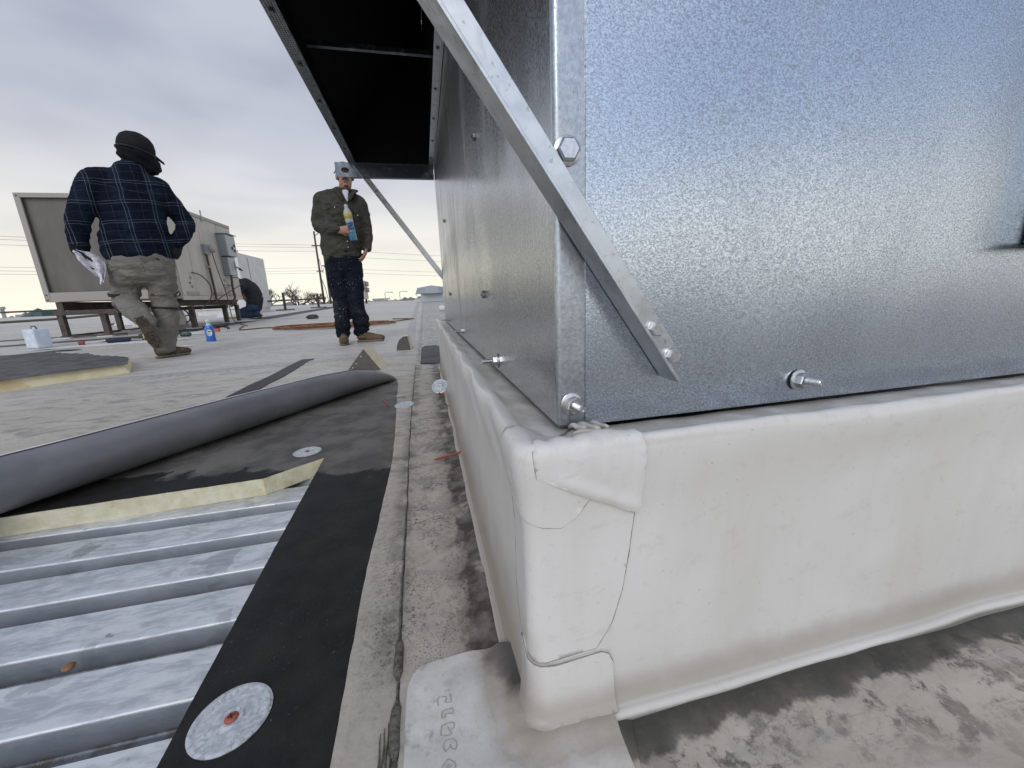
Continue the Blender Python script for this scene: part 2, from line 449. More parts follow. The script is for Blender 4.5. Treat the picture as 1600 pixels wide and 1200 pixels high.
def m_deck(t):
    p = t.obj(); x, y, z = t.xyz(p)
    q = t.rot(t.scale(t.warp(p, 10, .04), (5, 16, 16)), (0, 0, .35))
    a = t.noise(q, 3.2, 6, .68); b = t.noise(t.scale(p, (8, 40, 20)), 4, 4, .6)
    hi = z.step(-.064, -.054)
    ph = ((y - .46) / .125).frac(); edge_glint = ph.step(.16, .0) * t.noise(t.scale(p, (6, 30, 6)), 4, 5, .7).step(.35, .55)
    c = t.mix(a.step(.38, .62), (.50, .53, .56), (.76, .78, .79))
    c = t.mix(b.step(.52, .7) * .55, c, (.80, .82, .84))
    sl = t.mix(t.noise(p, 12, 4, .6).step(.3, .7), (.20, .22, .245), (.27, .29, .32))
    c = t.mix(z.step(-.0560, -.0530), sl, c)  # flute slopes darkened: their dimmer reflection is put into the colour
    c = t.mix(edge_glint * hi * .7, c, (.82, .84, .85))  # highlight painted along the front edge of each flat
    dirt = (z.step(-.077, -.081)) * t.noise(p, 40, 5, .7).step(.40, .56)
    c = t.mix(dirt * .8, c, (.13, .115, .09))
    lump = t.noise(p, 90, 4, .7).step(.62, .68) * z.step(-.076, -.081)
    c = t.mix(lump * .7, c, (.30, .28, .25))
    wet = t.noise(t.warp(p, 14, .06), 9, 4, .6).step(.60, .64)
    c = t.mix(wet * .40, c, (.22, .24, .25))
    rust = t.noise(p, 26, 3, .6).step(.72, .76)
    c = t.mix(rust * .55, c, (.16, .07, .03))
    return dict(color=c, metal=.45, rough=wet * -.12 + .44, normal=t.bump(t.noise(p, 140, 3, .6) * .3 + a, .0012, .5))
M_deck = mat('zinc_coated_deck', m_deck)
def m_facer(t):
    p = t.obj(); x, y, z = t.xyz(p)
    e = y * 1. + x * .25 + (t.noise(t.warp(p, 9, .05), 9, 5, .6) - .5) * .22
    dust = e.step(.925, .945)
    dustc = t.mix(t.noise(t.warp(p, 8, .1), 7, 5, .65).step(.38, .62), (.088, .083, .074), (.165, .156, .140))
    blk = t.mix(t.noise(p, 18, 4, .6).step(.3, .7), (.010, .0092, .008), (.021, .0198, .0175))
    spk = t.noise(p, 330, 2, .6).step(.69, .73) * t.noise(p, 14, 2).step(.40, .55)
    blk = t.mix(spk * .8, blk, (.13, .125, .115))
    sc2 = t.voro(t.warp(p, 30, .02), 26, 'F1').step(.09, .05) * t.noise(p, 60, 3).step(.5, .6)
    blk = t.mix(sc2 * .45, blk, (.10, .10, .10))
    c = t.mix(dust, blk, dustc)
    return dict(color=c, rough=.62 + 0 * x, normal=t.bump(t.noise(p, 90, 5, .7) + t.noise(p, 420, 2) * .3, .0018, .6), spec=.3)
M_facer = mat('black_board_facer', m_facer)
def m_foam(t):
    p = t.obj(); a = t.noise(p, 35, 4, .6)
    c = t.mix(a.step(.3, .7), (.62, .57, .40), (.74, .70, .53))
    c = t.mix(t.noise(t.warp(p, 20, .03), 22, 4, .7).step(.58, .66) * .4, c, (.56, .42, .18))
    return dict(color=c, rough=.85, normal=t.bump(t.noise(p, 160, 4, .7) + t.noise(t.scale(p, (20, 20, 90)), 1, 3), .002, .7), spec=.2)
M_foam = mat('cut_foam', m_foam)
def m_grey(t):
    p = t.obj(); a = t.noise(p, 7, 4, .6)
    c = t.mix(a.step(.3, .7), (.155, .16, .172), (.20, .205, .217))
    c = t.mix(t.noise(t.warp(p, 9, .1), 16, 5, .7).step(.56, .68) * .35, c, (.21, .215, .22))
    return dict(color=c, rough=.40, normal=t.bump(t.noise(p, 11, 3) * 1.5 + t.noise(p, 60, 3) * .15, .006, .5), spec=.5)
M_grey = mat('grey_membrane_underside', m_grey)
M_rubber = mat('dark_rubber_mat', lambda t: dict(color=t.mix(t.noise(t.obj(), 18, 4, .6).step(.3, .7), (.022, .022, .023), (.042, .042, .043)), rough=.6,
               normal=t.bump(t.noise(t.obj(), 60, 4, .6), .003, .5)))

# ================================================================ the setting
def roofz(y):
    k = .02; a = k * (y - 4.5)
    a = .5 * (a + math.sqrt(a * a + .0006)) if y > 0 else 0
    a -= .5 * (-k * 4.5 + math.sqrt((k * 4.5) ** 2 + .0006)) if y > 0 else 0
    return min(.30, a) if y < 21 else .30
DECK_TOP = -.052
HOLE = [(-.312, 1.110), (-.372, 1.066), (-.435, 1.015), (-.714, .998), (-.94, .982), (-1.0, .978), (-1.0, -.42), (-.262, -.42), (-.287, .343), (-.300, .70), (-.305, .888)]
CUT = [(-.12, -.42), (-.123, .30), (-.127, .56), (-.124, .70), (-.119, 1.0), (-.130, 1.3), (-.148, 1.65), (-.165, 2.02), (-.19, 2.20), (-.34, 2.06), (-.50, 1.83), (-.62, 1.62), (-.73, 1.42), (-.90, 1.16), (-1.04, 1.0), (-1.04, -.42)]
def roof_h(x, y):
    z = roofz(y)
    if x > .05 and y < .31:      # slack ripples in front of the curb
        k = smoothstep(.30, .24, y) * smoothstep(.12, .25, x)
        z += k * (.0045 * math.sin(y * 42 + x * 9 + 2 * fbm(x, y, 0, 3)) + .004 * fbm(x, y, 3, 7))
    elif y < 2.6 and x > -.14:
        z += .0022 * fbm(x, y, 1, 9) * smoothstep(-.14, -.05, x) * smoothstep(.062, .03, x)
    return z
pts = []
def grid(x0, x1, y0, y1, s):
    yy = y0; r = 0
    while yy <= y1:
        xx = x0 + (s / 2 if r % 2 else 0)
        while xx <= x1: pts.append((xx, yy)); xx += s
        yy += s * .87; r += 1
grid(-.14, .10, .26, 1.5, .013); grid(-.17, .10, 1.5, 2.6, .03); grid(.10, 1.15, -.05, .30, .015)
grid(-1.2, -.18, 1.2, 2.9, .12); grid(-3, .2, 2.7, 6, .3)
for yy in [4.0 + .5 * i for i in range(38)] + [26, 32, 40, 48]:
    for xx in range(-58, 40, 6): pts.append((xx + (yy % 1) * 3, yy))
v2, f2 = sheet([(-60, -12), (40, -12), (40, 55), (-60, 55)], 100, pts=[(x, y) for x, y in pts if not (inside((x, y), CUT))], holes=[CUT]) if False else (None, None)
def cdt_roof():
    outer = [(-60, -12), (40, -12), (40, 55), (-60, 55)]
    hole = [(p[0] + .0012 * fbm(p[0], p[1], 5, 60), p[1]) for p in resample([(q[0], q[1], 0) for q in CUT], .02, True)]
    v = []; e = []
    for L in (outer, hole):
        k = len(v); v += L; e += [(k + i, k + (i + 1) % len(L)) for i in range(len(L))]
    hb = np.array(hole)
    for p in pts:
        if not inside(p, hole) and np.min((hb[:, 0] - p[0]) ** 2 + (hb[:, 1] - p[1]) ** 2) > .006 ** 2: v.append(p)
    ov, _, of = delaunay_2d_cdt([Vector(p) for p in v], e, [], 0, 1e-7)[:3]
    fs = []
    for q in of:
        c = sum((ov[i] for i in q), Vector((0, 0))) / len(q)
        if not inside(c, hole): fs.append(tuple(q))
    V = [Vector((p.x, p.y, roof_h(p.x, p.y))) for p in ov]
    k = len(V); V += [Vector((p[0], p[1], -.0045)) for p in hole]
    n = len(hole)
    for i in range(n): fs.append((4 + i, 4 + (i + 1) % n, k + (i + 1) % n, k + i))
    return V, fs
V, F = cdt_roof()
roof = props(link('roof', mesh('roof', V, F, True), M_roof), kind='structure')
m = MB(); m.add([(-60, -12, -.3), (40, -12, -.3), (40, 55, -.3), (-60, 55, -.3)], [(0, 1, 2, 3)])
m.add([(-60, 55, .3), (40, 55, .3), (40, 55.01, -7), (-60, 55.01, -7)], [(0, 1, 2, 3)])
m.add([(-60.01, -12, 0), (-60.01, 55, .3), (-60, 55, -7), (-60, -12, -7)], [(0, 1, 2, 3)])
def m_wallc(t): return dict(color=(.30, .29, .27), rough=.8)
props(m.build('roof_base', mat('roof_edge_wall', m_wallc)), kind='structure')
props(link('ground', mesh('ground', [(-3000, -3000, -7), (3000, -3000, -7), (3000, 4000, -7), (-3000, 4000, -7)], [(0, 1, 2, 3)]),
     mat('winter_ground', lambda t: dict(color=t.mix(t.noise(t.obj(), .03, 4), (.16, .15, .11), (.26, .24, .19)), rough=.9))), kind='structure')

# steel deck seen through the opening: flat tops with narrow flutes
prof = []
y = -.46 ; P_ = .125
crest0 = .46
k = -8
while True:
    c = crest0 + P_ * k   # front edge of a top flat
    if c > 1.28: break
    if c > -.5:
        for dy_, z_ in ((0, DECK_TOP - .0008), (.0012, DECK_TOP), (.078, DECK_TOP), (.080, DECK_TOP - .002), (.087, DECK_TOP - .030), (.089, DECK_TOP - .031), (.112, DECK_TOP - .031), (.114, DECK_TOP - .029), (.1246, DECK_TOP - .0014)):
            prof.append((c + dy_, z_))
    k += 1
V = []; F = []; nx = 30
for i in range(nx + 1):
    x = -1.08 + (1.08 - .08) * i / nx
    for (yy, z_) in prof: V.append((x, yy + .0012 * fbm(x, yy, 2, 4), z_ + .0010 * fbm(x, yy, 8, 5)))
n = len(prof)
for i in range(nx):
    for j in range(n - 1): F.append((i * n + j, (i + 1) * n + j, (i + 1) * n + j + 1, i * n + j + 1))
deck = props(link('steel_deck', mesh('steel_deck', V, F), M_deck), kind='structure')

# ---- insulation board left round the opening
board = thing('insulation_board', (-.20, .70, DECK_TOP), 'foam insulation board with torn black facer round the deck opening', 'insulation board')
def rag(L, amp, sc_):
    return [(p[0] + amp * fbm(p[0], p[1], 1, sc_), p[1] + amp * fbm(p[0], p[1], 4, sc_)) for p in resample([(q[0], q[1], 0) for q in L], .012, False)]
bd_in = rag(HOLE[0:6], .0018, 40)
bd = bd_in + [(-1.03, .99), (-1.03, 1.01), (-.90, 1.15), (-.73, 1.41), (-.62, 1.61), (-.50, 1.82), (-.34, 2.05), (-.19, 2.19), (-.166, 2.02), (-.149, 1.65), (-.131, 1.3), (-.120, 1.0), (-.125, .70), (-.128, .56), (-.124, .30), (-.121, -.41), (-.262, -.41)]
side = rag([HOLE[7], HOLE[8], HOLE[9], HOLE[10], HOLE[0]], .0006, 40)[1:]
bd_full = bd + side[:-1]
v, f = sheet(bd_full, .05)
for nm, z0, z1, mm in (('foam_core', DECK_TOP + .0005, -.0065, M_foam), ('facer', -.0064, -.0042, M_facer)):
    off = 0 if nm == 'facer' else .0015
    V = [(p.x, p.y - off, z1 + (.0008 * fbm(p.x, p.y, 2, 14) if nm == 'facer' else 0)) for p in v]; F = list(f)
    L = [(p[0], p[1]) for p in resample([(q[0], q[1], 0) for q in bd_full], .05, True)]
    k = len(V); n = len(L)
    V += [(p[0], p[1] - off, z1) for p in L] + [(p[0], p[1] - off, z0) for p in L]
    F += [(k + i, k + (i + 1) % n, k + n + (i + 1) % n, k + n + i) for i in range(n)]
    link(nm, mesh(nm, V, F), mm, board, True)

# ---- rolled-back membrane
roll = thing('rolled_membrane', (-.62, 1.5, 0), 'grey underside of roofing membrane rolled back across the opening', 'membrane roll')
ctr = [(-1.62, -.06), (-1.35, .37), (-1.10, .765), (-.958, .99), (-.89, 1.095), (-.80, 1.238), (-.68, 1.425), (-.575, 1.59), (-.465, 1.765), (-.36, 1.925), (-.28, 2.03), (-.225, 2.09), (-.188, 2.125)]
rr = [.062, .062, .061, .0605, .060, .060, .060, .059, .058, .052, .038, .022, .006]
from mathutils.geometry import interpolate_bezier
def smooth_path(P, R, n):
    out = []; ro = []
    for i in range(len(P) - 1):
        p0 = P[max(i - 1, 0)]; p1 = P[i]; p2 = P[i + 1]; p3 = P[min(i + 2, len(P) - 1)]
        for k in range(n):
            t = k / n
            out.append(tuple(.5 * ((2 * p1[j]) + (-p0[j] + p2[j]) * t + (2 * p0[j] - 5 * p1[j] + 4 * p2[j] - p3[j]) * t * t + (-p0[j] + 3 * p1[j] - 3 * p2[j] + p3[j]) * t ** 3) for j in range(len(p1))))
            ro.append(R[i] * (1 - t) + R[i + 1] * t)
    out.append(tuple(P[-1])); ro.append(R[-1]); return out, ro
cp, cr = smooth_path(ctr, rr, 8)
V = []; F = []; na = 48
for i, (p, r) in enumerate(zip(cp, cr)):
    a = Vector(cp[max(i - 1, 0)]); b = Vector(cp[min(i + 1, len(cp) - 1)]); t_ = (b - a).normalized(); q = Vector((t_.y, -t_.x))
    for k in range(na):
        # wraps from beneath the near side over the top and back to the roof behind, leaving a lap
        th = -PI * .5 + 2 * PI * k / (na - 1) * .985
        rad = r * (1 + .020 * noise.noise(Vector((p[0] * 3, k * .08, 0)))) * (1 - .0009 * k)
        x = math.cos(th) * rad * 1.06; z = math.sin(th) * rad
        V.append((p[0] + q.x * x, p[1] + q.y * x, max(.0005, r * 1.0 + z)))
for i in range(len(cp) - 1):
    for k in range(na - 1): F.append((i * na + k, i * na + k + 1, (i + 1) * na + k + 1, (i + 1) * na + k))
o = link('rolled_sheet', mesh('rolled_sheet', V, F, True), M_grey, roll, True)
md = o.modifiers.new('thickness', 'SOLIDIFY'); md.thickness = .0015
# the white face of the sheet lying behind the roll
V = []; F = []
for i, (p, r) in enumerate(zip(cp, cr)):
    a = Vector(cp[max(i - 1, 0)]); b = Vector(cp[min(i + 1, len(cp) - 1)]); t_ = (b - a).normalized(); q = Vector((-t_.y, t_.x))
    fade = min(1, r / .05)
    for j in range(8):
        if j < 4:
            an = math.radians(94 - 18 * j); dd = math.cos(an) * (r * 1.06 + .0015); zz_ = r + math.sin(an) * (r + .0022)
        else:
            u = (j - 4) / 3; d0_ = math.cos(math.radians(40)) * r * 1.06; z0_ = r + math.sin(math.radians(40)) * r
            dd = d0_ + (.01 + .12 * u) * fade * (1 + .12 * fbm(p[0], p[1], 1, 4)); zz_ = z0_ * (1 - u) ** 1.4 + .0015
        V.append((p[0] + q.x * dd, p[1] + q.y * dd, zz_))
for i in range(len(cp) - 1):
    for k in range(7): F.append((i * 8 + k, i * 8 + k + 1, (i + 1) * 8 + k + 1, (i + 1) * 8 + k))
M_tpo = mat('clean_white_membrane', lambda t: dict(color=t.mix(t.noise(t.obj(), 14, 5, .65).step(.35, .7), (.66, .655, .64), (.50, .49, .46)), rough=.45))
link('white_face', mesh('white_face', V, F, True), M_tpo, roll, True)

# ================================================================ roof curb with its flashing
curb = thing('roof_curb', (1.1, 1.35, 0), 'white membrane covered curb carrying the galvanised unit', 'roof curb')
CX, CY, CX2, CY2, RC = .072, .290, 2.25, 2.46, .011
PROF = [(-.070, .280), (-.056, .2815), (-.045, .2825), (-.034, .284), (-.024, .2865), (-.014, .2905), (-.006, .2945), (0, .2965), (.0040, .2960), (.0068, .292), (.0080, .285), (.0078, .276), (.0068, .267), (.0052, .257), (.0036, .247), (.0022, .236), (.0011, .224), (.0004, .210), (0, .195), (0, .175), (0, .155), (0, .135), (0, .115), (0, .097), (0, .080), (0, .064), (.0004, .050), (.0012, .038), (.0030, .028), (.0058, .0195), (.0095, .0125), (.0120, .009), (.0150, .0085), (.0180, .0065), (.0205, .0020), (.0215, -.002)]
def prof_at(u):
    """u: 0 at the inner top ledge .. len-1 at the foot"""
    i = max(0, min(len(PROF) - 2, int(u))); t = u - i
    return PROF[i][0] * (1 - t) + PROF[i + 1][0] * t, PROF[i][1] * (1 - t) + PROF[i + 1][1] * t
def u_of_z(z):
    for i in range(7, len(PROF) - 1):
        if PROF[i][1] >= z >= PROF[i + 1][1]: return i + (PROF[i][1] - z) / (PROF[i][1] - PROF[i + 1][1])
    return 7
def ring(s, d):
    """point on the plan outline pushed out by d; s<0 runs up the left face, s>0 along the front"""
    arc = RC * PI / 2; h = arc / 2
    r = RC + d
    if s > h:
        x = CX + RC + (s - h)
        if r < 0: x = max(x, CX - d)
        return x, CY - d, 0, -1
    if s < -h:
        y = CY + RC + (-s - h)
        if r < 0: y = max(y, CY - d)
        return CX - d, y, -1, 0
    a = PI + (s + h) / arc * PI / 2
    nx_, ny_ = math.cos(a), math.sin(a)
    if r < .0005: return CX - d, CY - d, nx_, ny_
    return CX + RC + nx_ * r, CY + RC + ny_ * r, nx_, ny_
def cdisp(s, u, z):
    top = smoothstep(9, 4, u)
    d = .0016 * fbm(s, z, 3, 4, 2) if False else .0016 * noise.noise(Vector((s * 4, z * 4, 3))) + .0005 * noise.noise(Vector((s * 13, z * 13, 6)))
    # the rim bulges unevenly and the foot wavers
    d += .0035 * smoothstep(.24, .285, z) * noise.noise(Vector((s * 4, 0, 9))) * (1 if z < .292 else .3)
    d += .003 * smoothstep(.05, .01, z) * noise.noise(Vector((s * 6, 1, 2)))
    # long drape creases on the left face
    if s < -.05:
        d += .0030 * smoothstep(.20, .28, z) * math.sin(s * 34 + z * 60 + 2 * fbm(s, z, 1, 4)) * smoothstep(-.05, -.15, s)
    return d
def cpt(s, u, off=0.):
    d, z = prof_at(u)
    dd = cdisp(s, u, z) * smoothstep(2, 8, u)
    x, y, nx_, ny_ = ring(s, d + dd)
    zt = z
    if u < 8:   # pleats by the corner of the metal box
        k = smoothstep(9, 5, u) * smoothstep(-.015, .015, s) * smoothstep(.11, .06, s)
        zt += k * .0042 * (abs(math.sin(s * 118 + 1.5 * math.sin(s * 50))) - .3)
        zt += .0012 * noise.noise(Vector((s * 22, u * .5, 3)))
    # outward/upward normal of the profile for overlays
    d0, z0 = prof_at(max(0, u - .5)); d1, z1 = prof_at(min(len(PROF) - 1, u + .5))
    td, tz = d1 - d0, z1 - z0; L = math.hypot(td, tz) or 1
    nd, nz = -tz / L, td / L
    return Vector((x + nx_ * nd * off, y + ny_ * nd * off, zt + nz * off))
ss = []
s = -2.16
while s < 1.9:
    ss.append(s); a = abs(s)
    s += .0025 if a < .03 else (.006 if a < .25 else (.012 if a < .8 else .03))
uu = [i * .5 for i in range((len(PROF) - 1) * 2 + 1)]
V = [cpt(s, u) for s in ss for u in uu]; n = len(uu)
F = [(i * n + j, i * n + j + 1, (i + 1) * n + j + 1, (i + 1) * n + j) for i in range(len(ss) - 1) for j in range(n - 1)]
# far end and the sides away from view
k = len(V); V += [Vector(p) for p in ((CX, CY2, 0), (CX2, CY2, 0), (CX2, CY, 0), (CX, CY2, .29), (CX2, CY2, .29), (CX2, CY, .29), (CX + .05, CY + .05, .281), (CX + .05, CY2, .281), (1.98, CY, 0), (1.98, CY, .29))]
F += [(k, k + 1, k + 4, k + 3), (k + 1, k + 2, k + 5, k + 4), (k + 2, k + 8, k + 9, k + 5)]
link('flashing', mesh('flashing', V, F, True), M_flash, curb, True)
def overlay(name, poly, off, m_, puff=None, step=.005, parent=curb):
    """a welded piece lying on the curb, outlined in (s, z) with z>.2965 meaning further in over the rim"""
    def uz(z):
        if z <= .2965: return u_of_z(z)
        return 7 - (z - .2965) / .008
    v, f = sheet(poly, step)
    L = [(p[0], p[1]) for p in resample([(q[0], q[1], 0) for q in poly], step, True)]
    V = [cpt(p.x, uz(p.y), off + (puff(p.x, p.y) if puff else 0)) for p in v]; F = list(f)
    k = len(V); n = len(L)
    V += [cpt(p[0], uz(p[1]), off + (puff(*p) if puff else 0)) for p in L] + [cpt(p[0], uz(p[1]), -.001) for p in L]
    F += [(k + i, k + (i + 1) % n, k + n + (i + 1) % n, k + n + i) for i in range(n)]
    me = mesh(name, V, F, True)
    o_ = link(name, me, m_, parent, True)
    mm = MB(); P_ = []; R2 = []
    for i, p in enumerate(L + L[:1]):
        if p[1] > .300: 
            if len(P_) > 3: mm.tube(P_, R2, 5)
            P_ = []; R2 = []; continue
        P_.append(cpt(p[0], uz(p[1]), off * .80 + (puff(*p) * .8 if puff else 0))); R2.append(.00050 + .0005 * abs(fbm(p[0], p[1], 1, 60)))
    if len(P_) > 3: mm.tube(P_, R2, 5)
    if mm.v: mm.build('seam_line', M_seamdirt, o_, smooth=True).location = (0, 0, 0)
    return o_
M_seamdirt = mat('seam_dirt', lambda t: dict(color=t.mix(t.noise(t.obj(), 150, 4, .7).step(.35, .6), (.20, .18, .145), (.31, .285, .24)), rough=.8))
wrap = [(-.052, .325), (-.050, .25), (-.045, .20), (-.05, .12), (-.038, .090), (-.018, .078), (.01, .075), (.062, .078), (.078, .105), (.088, .14), (.094, .18), (.0985, .225), (.1015, .262), (.104, .285), (.100, .300), (.085, .318), (.06, .325)]
overlay('corner_wrap', wrap, .0019, M_flash)
lobe = [(-.050, .320), (-.046, .285), (-.038, .262), (-.028, .247), (-.012, .232), (.010, .222), (.026, .219), (.040, .227), (.051, .243), (.058, .262), (.060, .285), (.055, .31)]
overlay('corner_lobe', lobe, .0034, M_flash)
def fpuff(s, z):
    return fpuff_(s, z) * smoothstep(-.004, .012, s)
def fpuff_(s, z):
    # thick rolled lower hem running from the corner down to the point
    t = (s - .010) / (.098 - .010); zl = .268 + (.225 - .268) * t
    k = math.exp(-((z - zl - .006) / .007) ** 2)
    return .0038 * k * smoothstep(-.02, .30, t) * (1 - .4 * smoothstep(.85, 1, t)) + .0018 * smoothstep(.0, .5, t) * smoothstep(.31, .27, z) + .0012 * math.exp(-((s - .098 - (z - .26) * .06) / .005) ** 2) * smoothstep(.30, .27, z) + .0015 * math.exp(-((s - .075 + (z - .25) * .55) / .006) ** 2) + .0008 * fbm(s, z, 1, 40)
flap = [(.004, .300), (.006, .272), (.030, .258), (.060, .243), (.088, .228), (.0975, .224), (.1005, .232), (.102, .262), (.103, .287), (.099, .300), (.07, .315), (.03, .315)]
overlay('folded_flap', flap, .0037, M_flash, fpuff, .0035)
boot = [(-.026, .0835), (-.005, .0745), (.02, .071), (.066, .0745), (.074, .070), (.0790, .058), (.0795, .030), (.079, .008), (.03, .006), (-.01, .008), (-.024, .03)]
overlay('corner_boot', boot, .0046, M_flash)
for (x0, y0), (x1, y1), r_ in (((.134, .352), (.139, .322), .0026), ((.142, .352), (.150, .316), .0034), ((.156, .352), (.160, .318), .0028), ((.128, .330), (.160, .306), .0030)):
    m = MB(); m.tube([(x0 + (x1 - x0) * k / 8, y0 + (y1 - y0) * k / 8, .2855 + .0080 * math.sin(PI * (k / 8) ** .8 * .55) + .0012 * math.sin(k)) for k in range(9)], [r_ * (.5 + .6 * math.sin(PI * (k + .7) / 9.4)) for k in range(9)], 9)
    m.build('pleat', M_flash, curb, True, smooth=True)
# skirt of the flashing on the roof beside the curb, with its lifted edge
sk = [(-.060, .10), (-.062, .293), (-.063, .382), (-.067, .545), (-.068, .734), (-.075, 1.09), (-.078, 1.41), (-.081, 1.97), (-.083, 2.60), (.090, 2.60), (.090, .30), (.165, .268), (.150, .22), (.16, .10)]
v, f = sheet(sk, .014)
L = [(p[0], p[1]) for p in resample([(q[0], q[1], 0) for q in sk], .014, True)]
def skz(x, y):
    return roof_h(x, y) + .0028 + .0035 * math.exp(-((x + .072) / .006) ** 2) * (.5 + .5 * fbm(x, y, 1, 12)) + .0022 * fbm(x, y, 1, 9) + .006 * smoothstep(.02, .075, x) ** 2 * (1 if y > .29 else 0)
def ex(x, y): return x + (.003 * fbm(x, y, 2, 9) if x < -.05 else 0)
V = [(ex(p.x, p.y), p.y, skz(p.x, p.y)) for p in v]; F = list(f); k = len(V); n = len(L)
V += [(ex(p[0], p[1]), p[1], skz(*p)) for p in L] + [(ex(p[0], p[1]) + .001, p[1], roof_h(*p) - .001) for p in L]
F += [(k + i, k + (i + 1) % n, k + n + (i + 1) % n, k + n + i) for i in range(n)]
link('flashing_skirt', mesh('flashing_skirt', V, F, True), M_roof, curb, True)
# dark sealant oozing along the skirt's lap
m = MB(); px_ = []
y_ = .27
while y_ < 2.5:
    x_ = np.interp(y_, [p[1] for p in sk[1:9]], [p[0] for p in sk[1:9]]); r_ = .0016 + .0016 * abs(fbm(0, y_, 0, 14)) + (.0035 if .38 < y_ < .43 or .30 < y_ < .345 else 0)
    px_.append(((x_ - .003 + .002 * fbm(1, y_, 0, 20), y_, roof_h(x_, y_) + .0006), r_)); y_ += .01
m.tube([p for p, r in px_], [r for p, r in px_], 8)
def m_seal(t):
    p = t.obj(); return dict(color=t.mix(t.noise(p, 120, 4, .7).step(.35, .65), (.055, .05, .042), (.16, .15, .125)), rough=.6, normal=t.bump(t.noise(t.scale(p, (1, 3, 1)), 200, 3), .002, .8))
M_seal = mat('old_lap_sealant', m_seal)
m.build('lap_sealant', M_seal, curb, True, smooth=True)
# ribbed squeeze-out where the roller passed
m = MB()
for k in range(5):
    xx = -.0655 - k * .0034
    pts_ = [(xx + .0006 * math.sin(j * .9 + k), .18 + .155 * j / 30 - .004 * k, .0012) for j in range(31)]
    m.tube(pts_, [.0011 * math.sin(PI * (j + .5) / 31.) ** .4 for j in range(31)], 6)
m.build('roller_ridges', M_seal, curb, True, smooth=True)

# ---- patch welded over the skirt at the corner, with the sheet maker's embossed lettering
patch = thing('membrane_patch', (.04, .30, .003), 'pale round-cornered membrane patch welded at the foot of the curb corner', 'membrane patch')
pp = [(-.054, .12), (-.0560, .340), (-.0545, .360), (-.049, .373), (-.039, .3805), (-.024, .3835), (.021, .3835), (.050, .379), (.067, .370), (.070, .31), (.085, .285), (.147, .287), (.149, .265), (.147, .233), (.150, .12)]
v, f = sheet(pp, .006)
L = [(p[0], p[1]) for p in resample([(q[0], q[1], 0) for q in pp], .006, True)]
def near_curb(x, y):
    # climbs the cove of the curb foot
    dx_ = max(CX + .0 - x, 0); dy_ = max(CY - y, 0)
    dd = math.hypot(dx_, dy_) if (dx_ > 0 and dy_ > 0) else (dy_ if x >= CX else dx_)
    return .007 * smoothstep(.034, .016, dd)
def pz(x, y):
    z = skz(x, y) + .0022 + near_curb(x, y) + .0012 * fbm(x, y, 5, 16)
    r_ = math.hypot(x - .048, y - .278)
    if r_ < .0165: z -= .0013 * smoothstep(.0165, .0150, r_) - .0018 * smoothstep(.013, .0, r_)   # an old fastener head under the sheet
    return z
grid_ = []
V = [(p.x, p.y, pz(p.x, p.y)) for p in v]; F = list(f); k = len(V); n = len(L)
V += [(p[0], p[1], pz(*p)) for p in L] + [(p[0], p[1], skz(*p) - .001) for p in L]
F += [(k + i, k + (i + 1) % n, k + n + (i + 1) % n, k + n + i) for i in range(n)]
link('patch_sheet', mesh('patch_sheet', V, F, True), M_patch, patch, True)
M_emboss = mat('embossed_grey', lambda t: dict(color=t.mix(t.noise(t.obj(), 260, 3), (.33, .315, .285), (.47, .455, .42)), rough=.55))  # lettering somewhat darker than the patch sheet
m = MB()
def stroke(P, r=.00065):
    m.tube([(px, py, pz(px, py) + .0001) for px, py in smooth_path(P, [1] * len(P), 5)[0]], r, 5)
# letters read up the sheet: each glyph drawn in its own little frame
def glyph(cx_, cy_, S_, strokes):
    for st_ in strokes: stroke([(cx_ + a * S_, cy_ + b * S_) for a, b in st_])
G = .0095
glyph(-.0145, .3330, G, [[(-.6, .5), (-.9, .2), (-.8, -.5)], [(-.4, .4), (.1, .15), (-.1, -.3), (.5, -.45)], [(.5, .5), (.6, -.4)], [(.0, .95), (.45, 1.0)]])
glyph(-.0140, .3165, G, [[(-.5, .55), (.6, .6), (.6, .1)], [(-.5, .55), (-.55, -.1), (-.2, -.1), (-.2, .2), (.6, .1)]])
glyph(-.0140, .3035, G, [[(-.6, .5), (.5, .6), (.65, .1), (.1, -.05), (.05, .25)], [(-.6, .5), (-.75, -.3), (-.3, -.55), (.3, -.5), (.2, -.1)]])
glyph(-.0135, .2885, G, [[(.5, .5), (-.3, .55), (-.6, .1), (-.4, -.5)], [(.5, .5), (.75, 0), (.5, -.5), (.1, -.2), (-.4, -.5)], [(.1, .1), (.1, -.2)]])
glyph(-.0140, .2700, G * 1.1, [[(-.1, .75), (-.75, .1), (-.1, -.75)], [(-.1, .75), (.5, .15), (-.15, -.55)], [(-.1, .35), (-.45, 0)], [(.1, .25), (-.3, -.2), (0, -.4)]])
m.build('embossed_lettering', M_emboss, patch, True, smooth=True)
# ================================================================ galvanised rooftop unit on the curb
unit = thing('rooftop_unit', (1.1, 1.38, .285), 'large galvanised sheet metal unit bolted on top of the white curb', 'rooftop unit')
UX, UY, UZ, UY2, UX2, UT = .122, .353, .289, 2.40, 2.10, 2.05
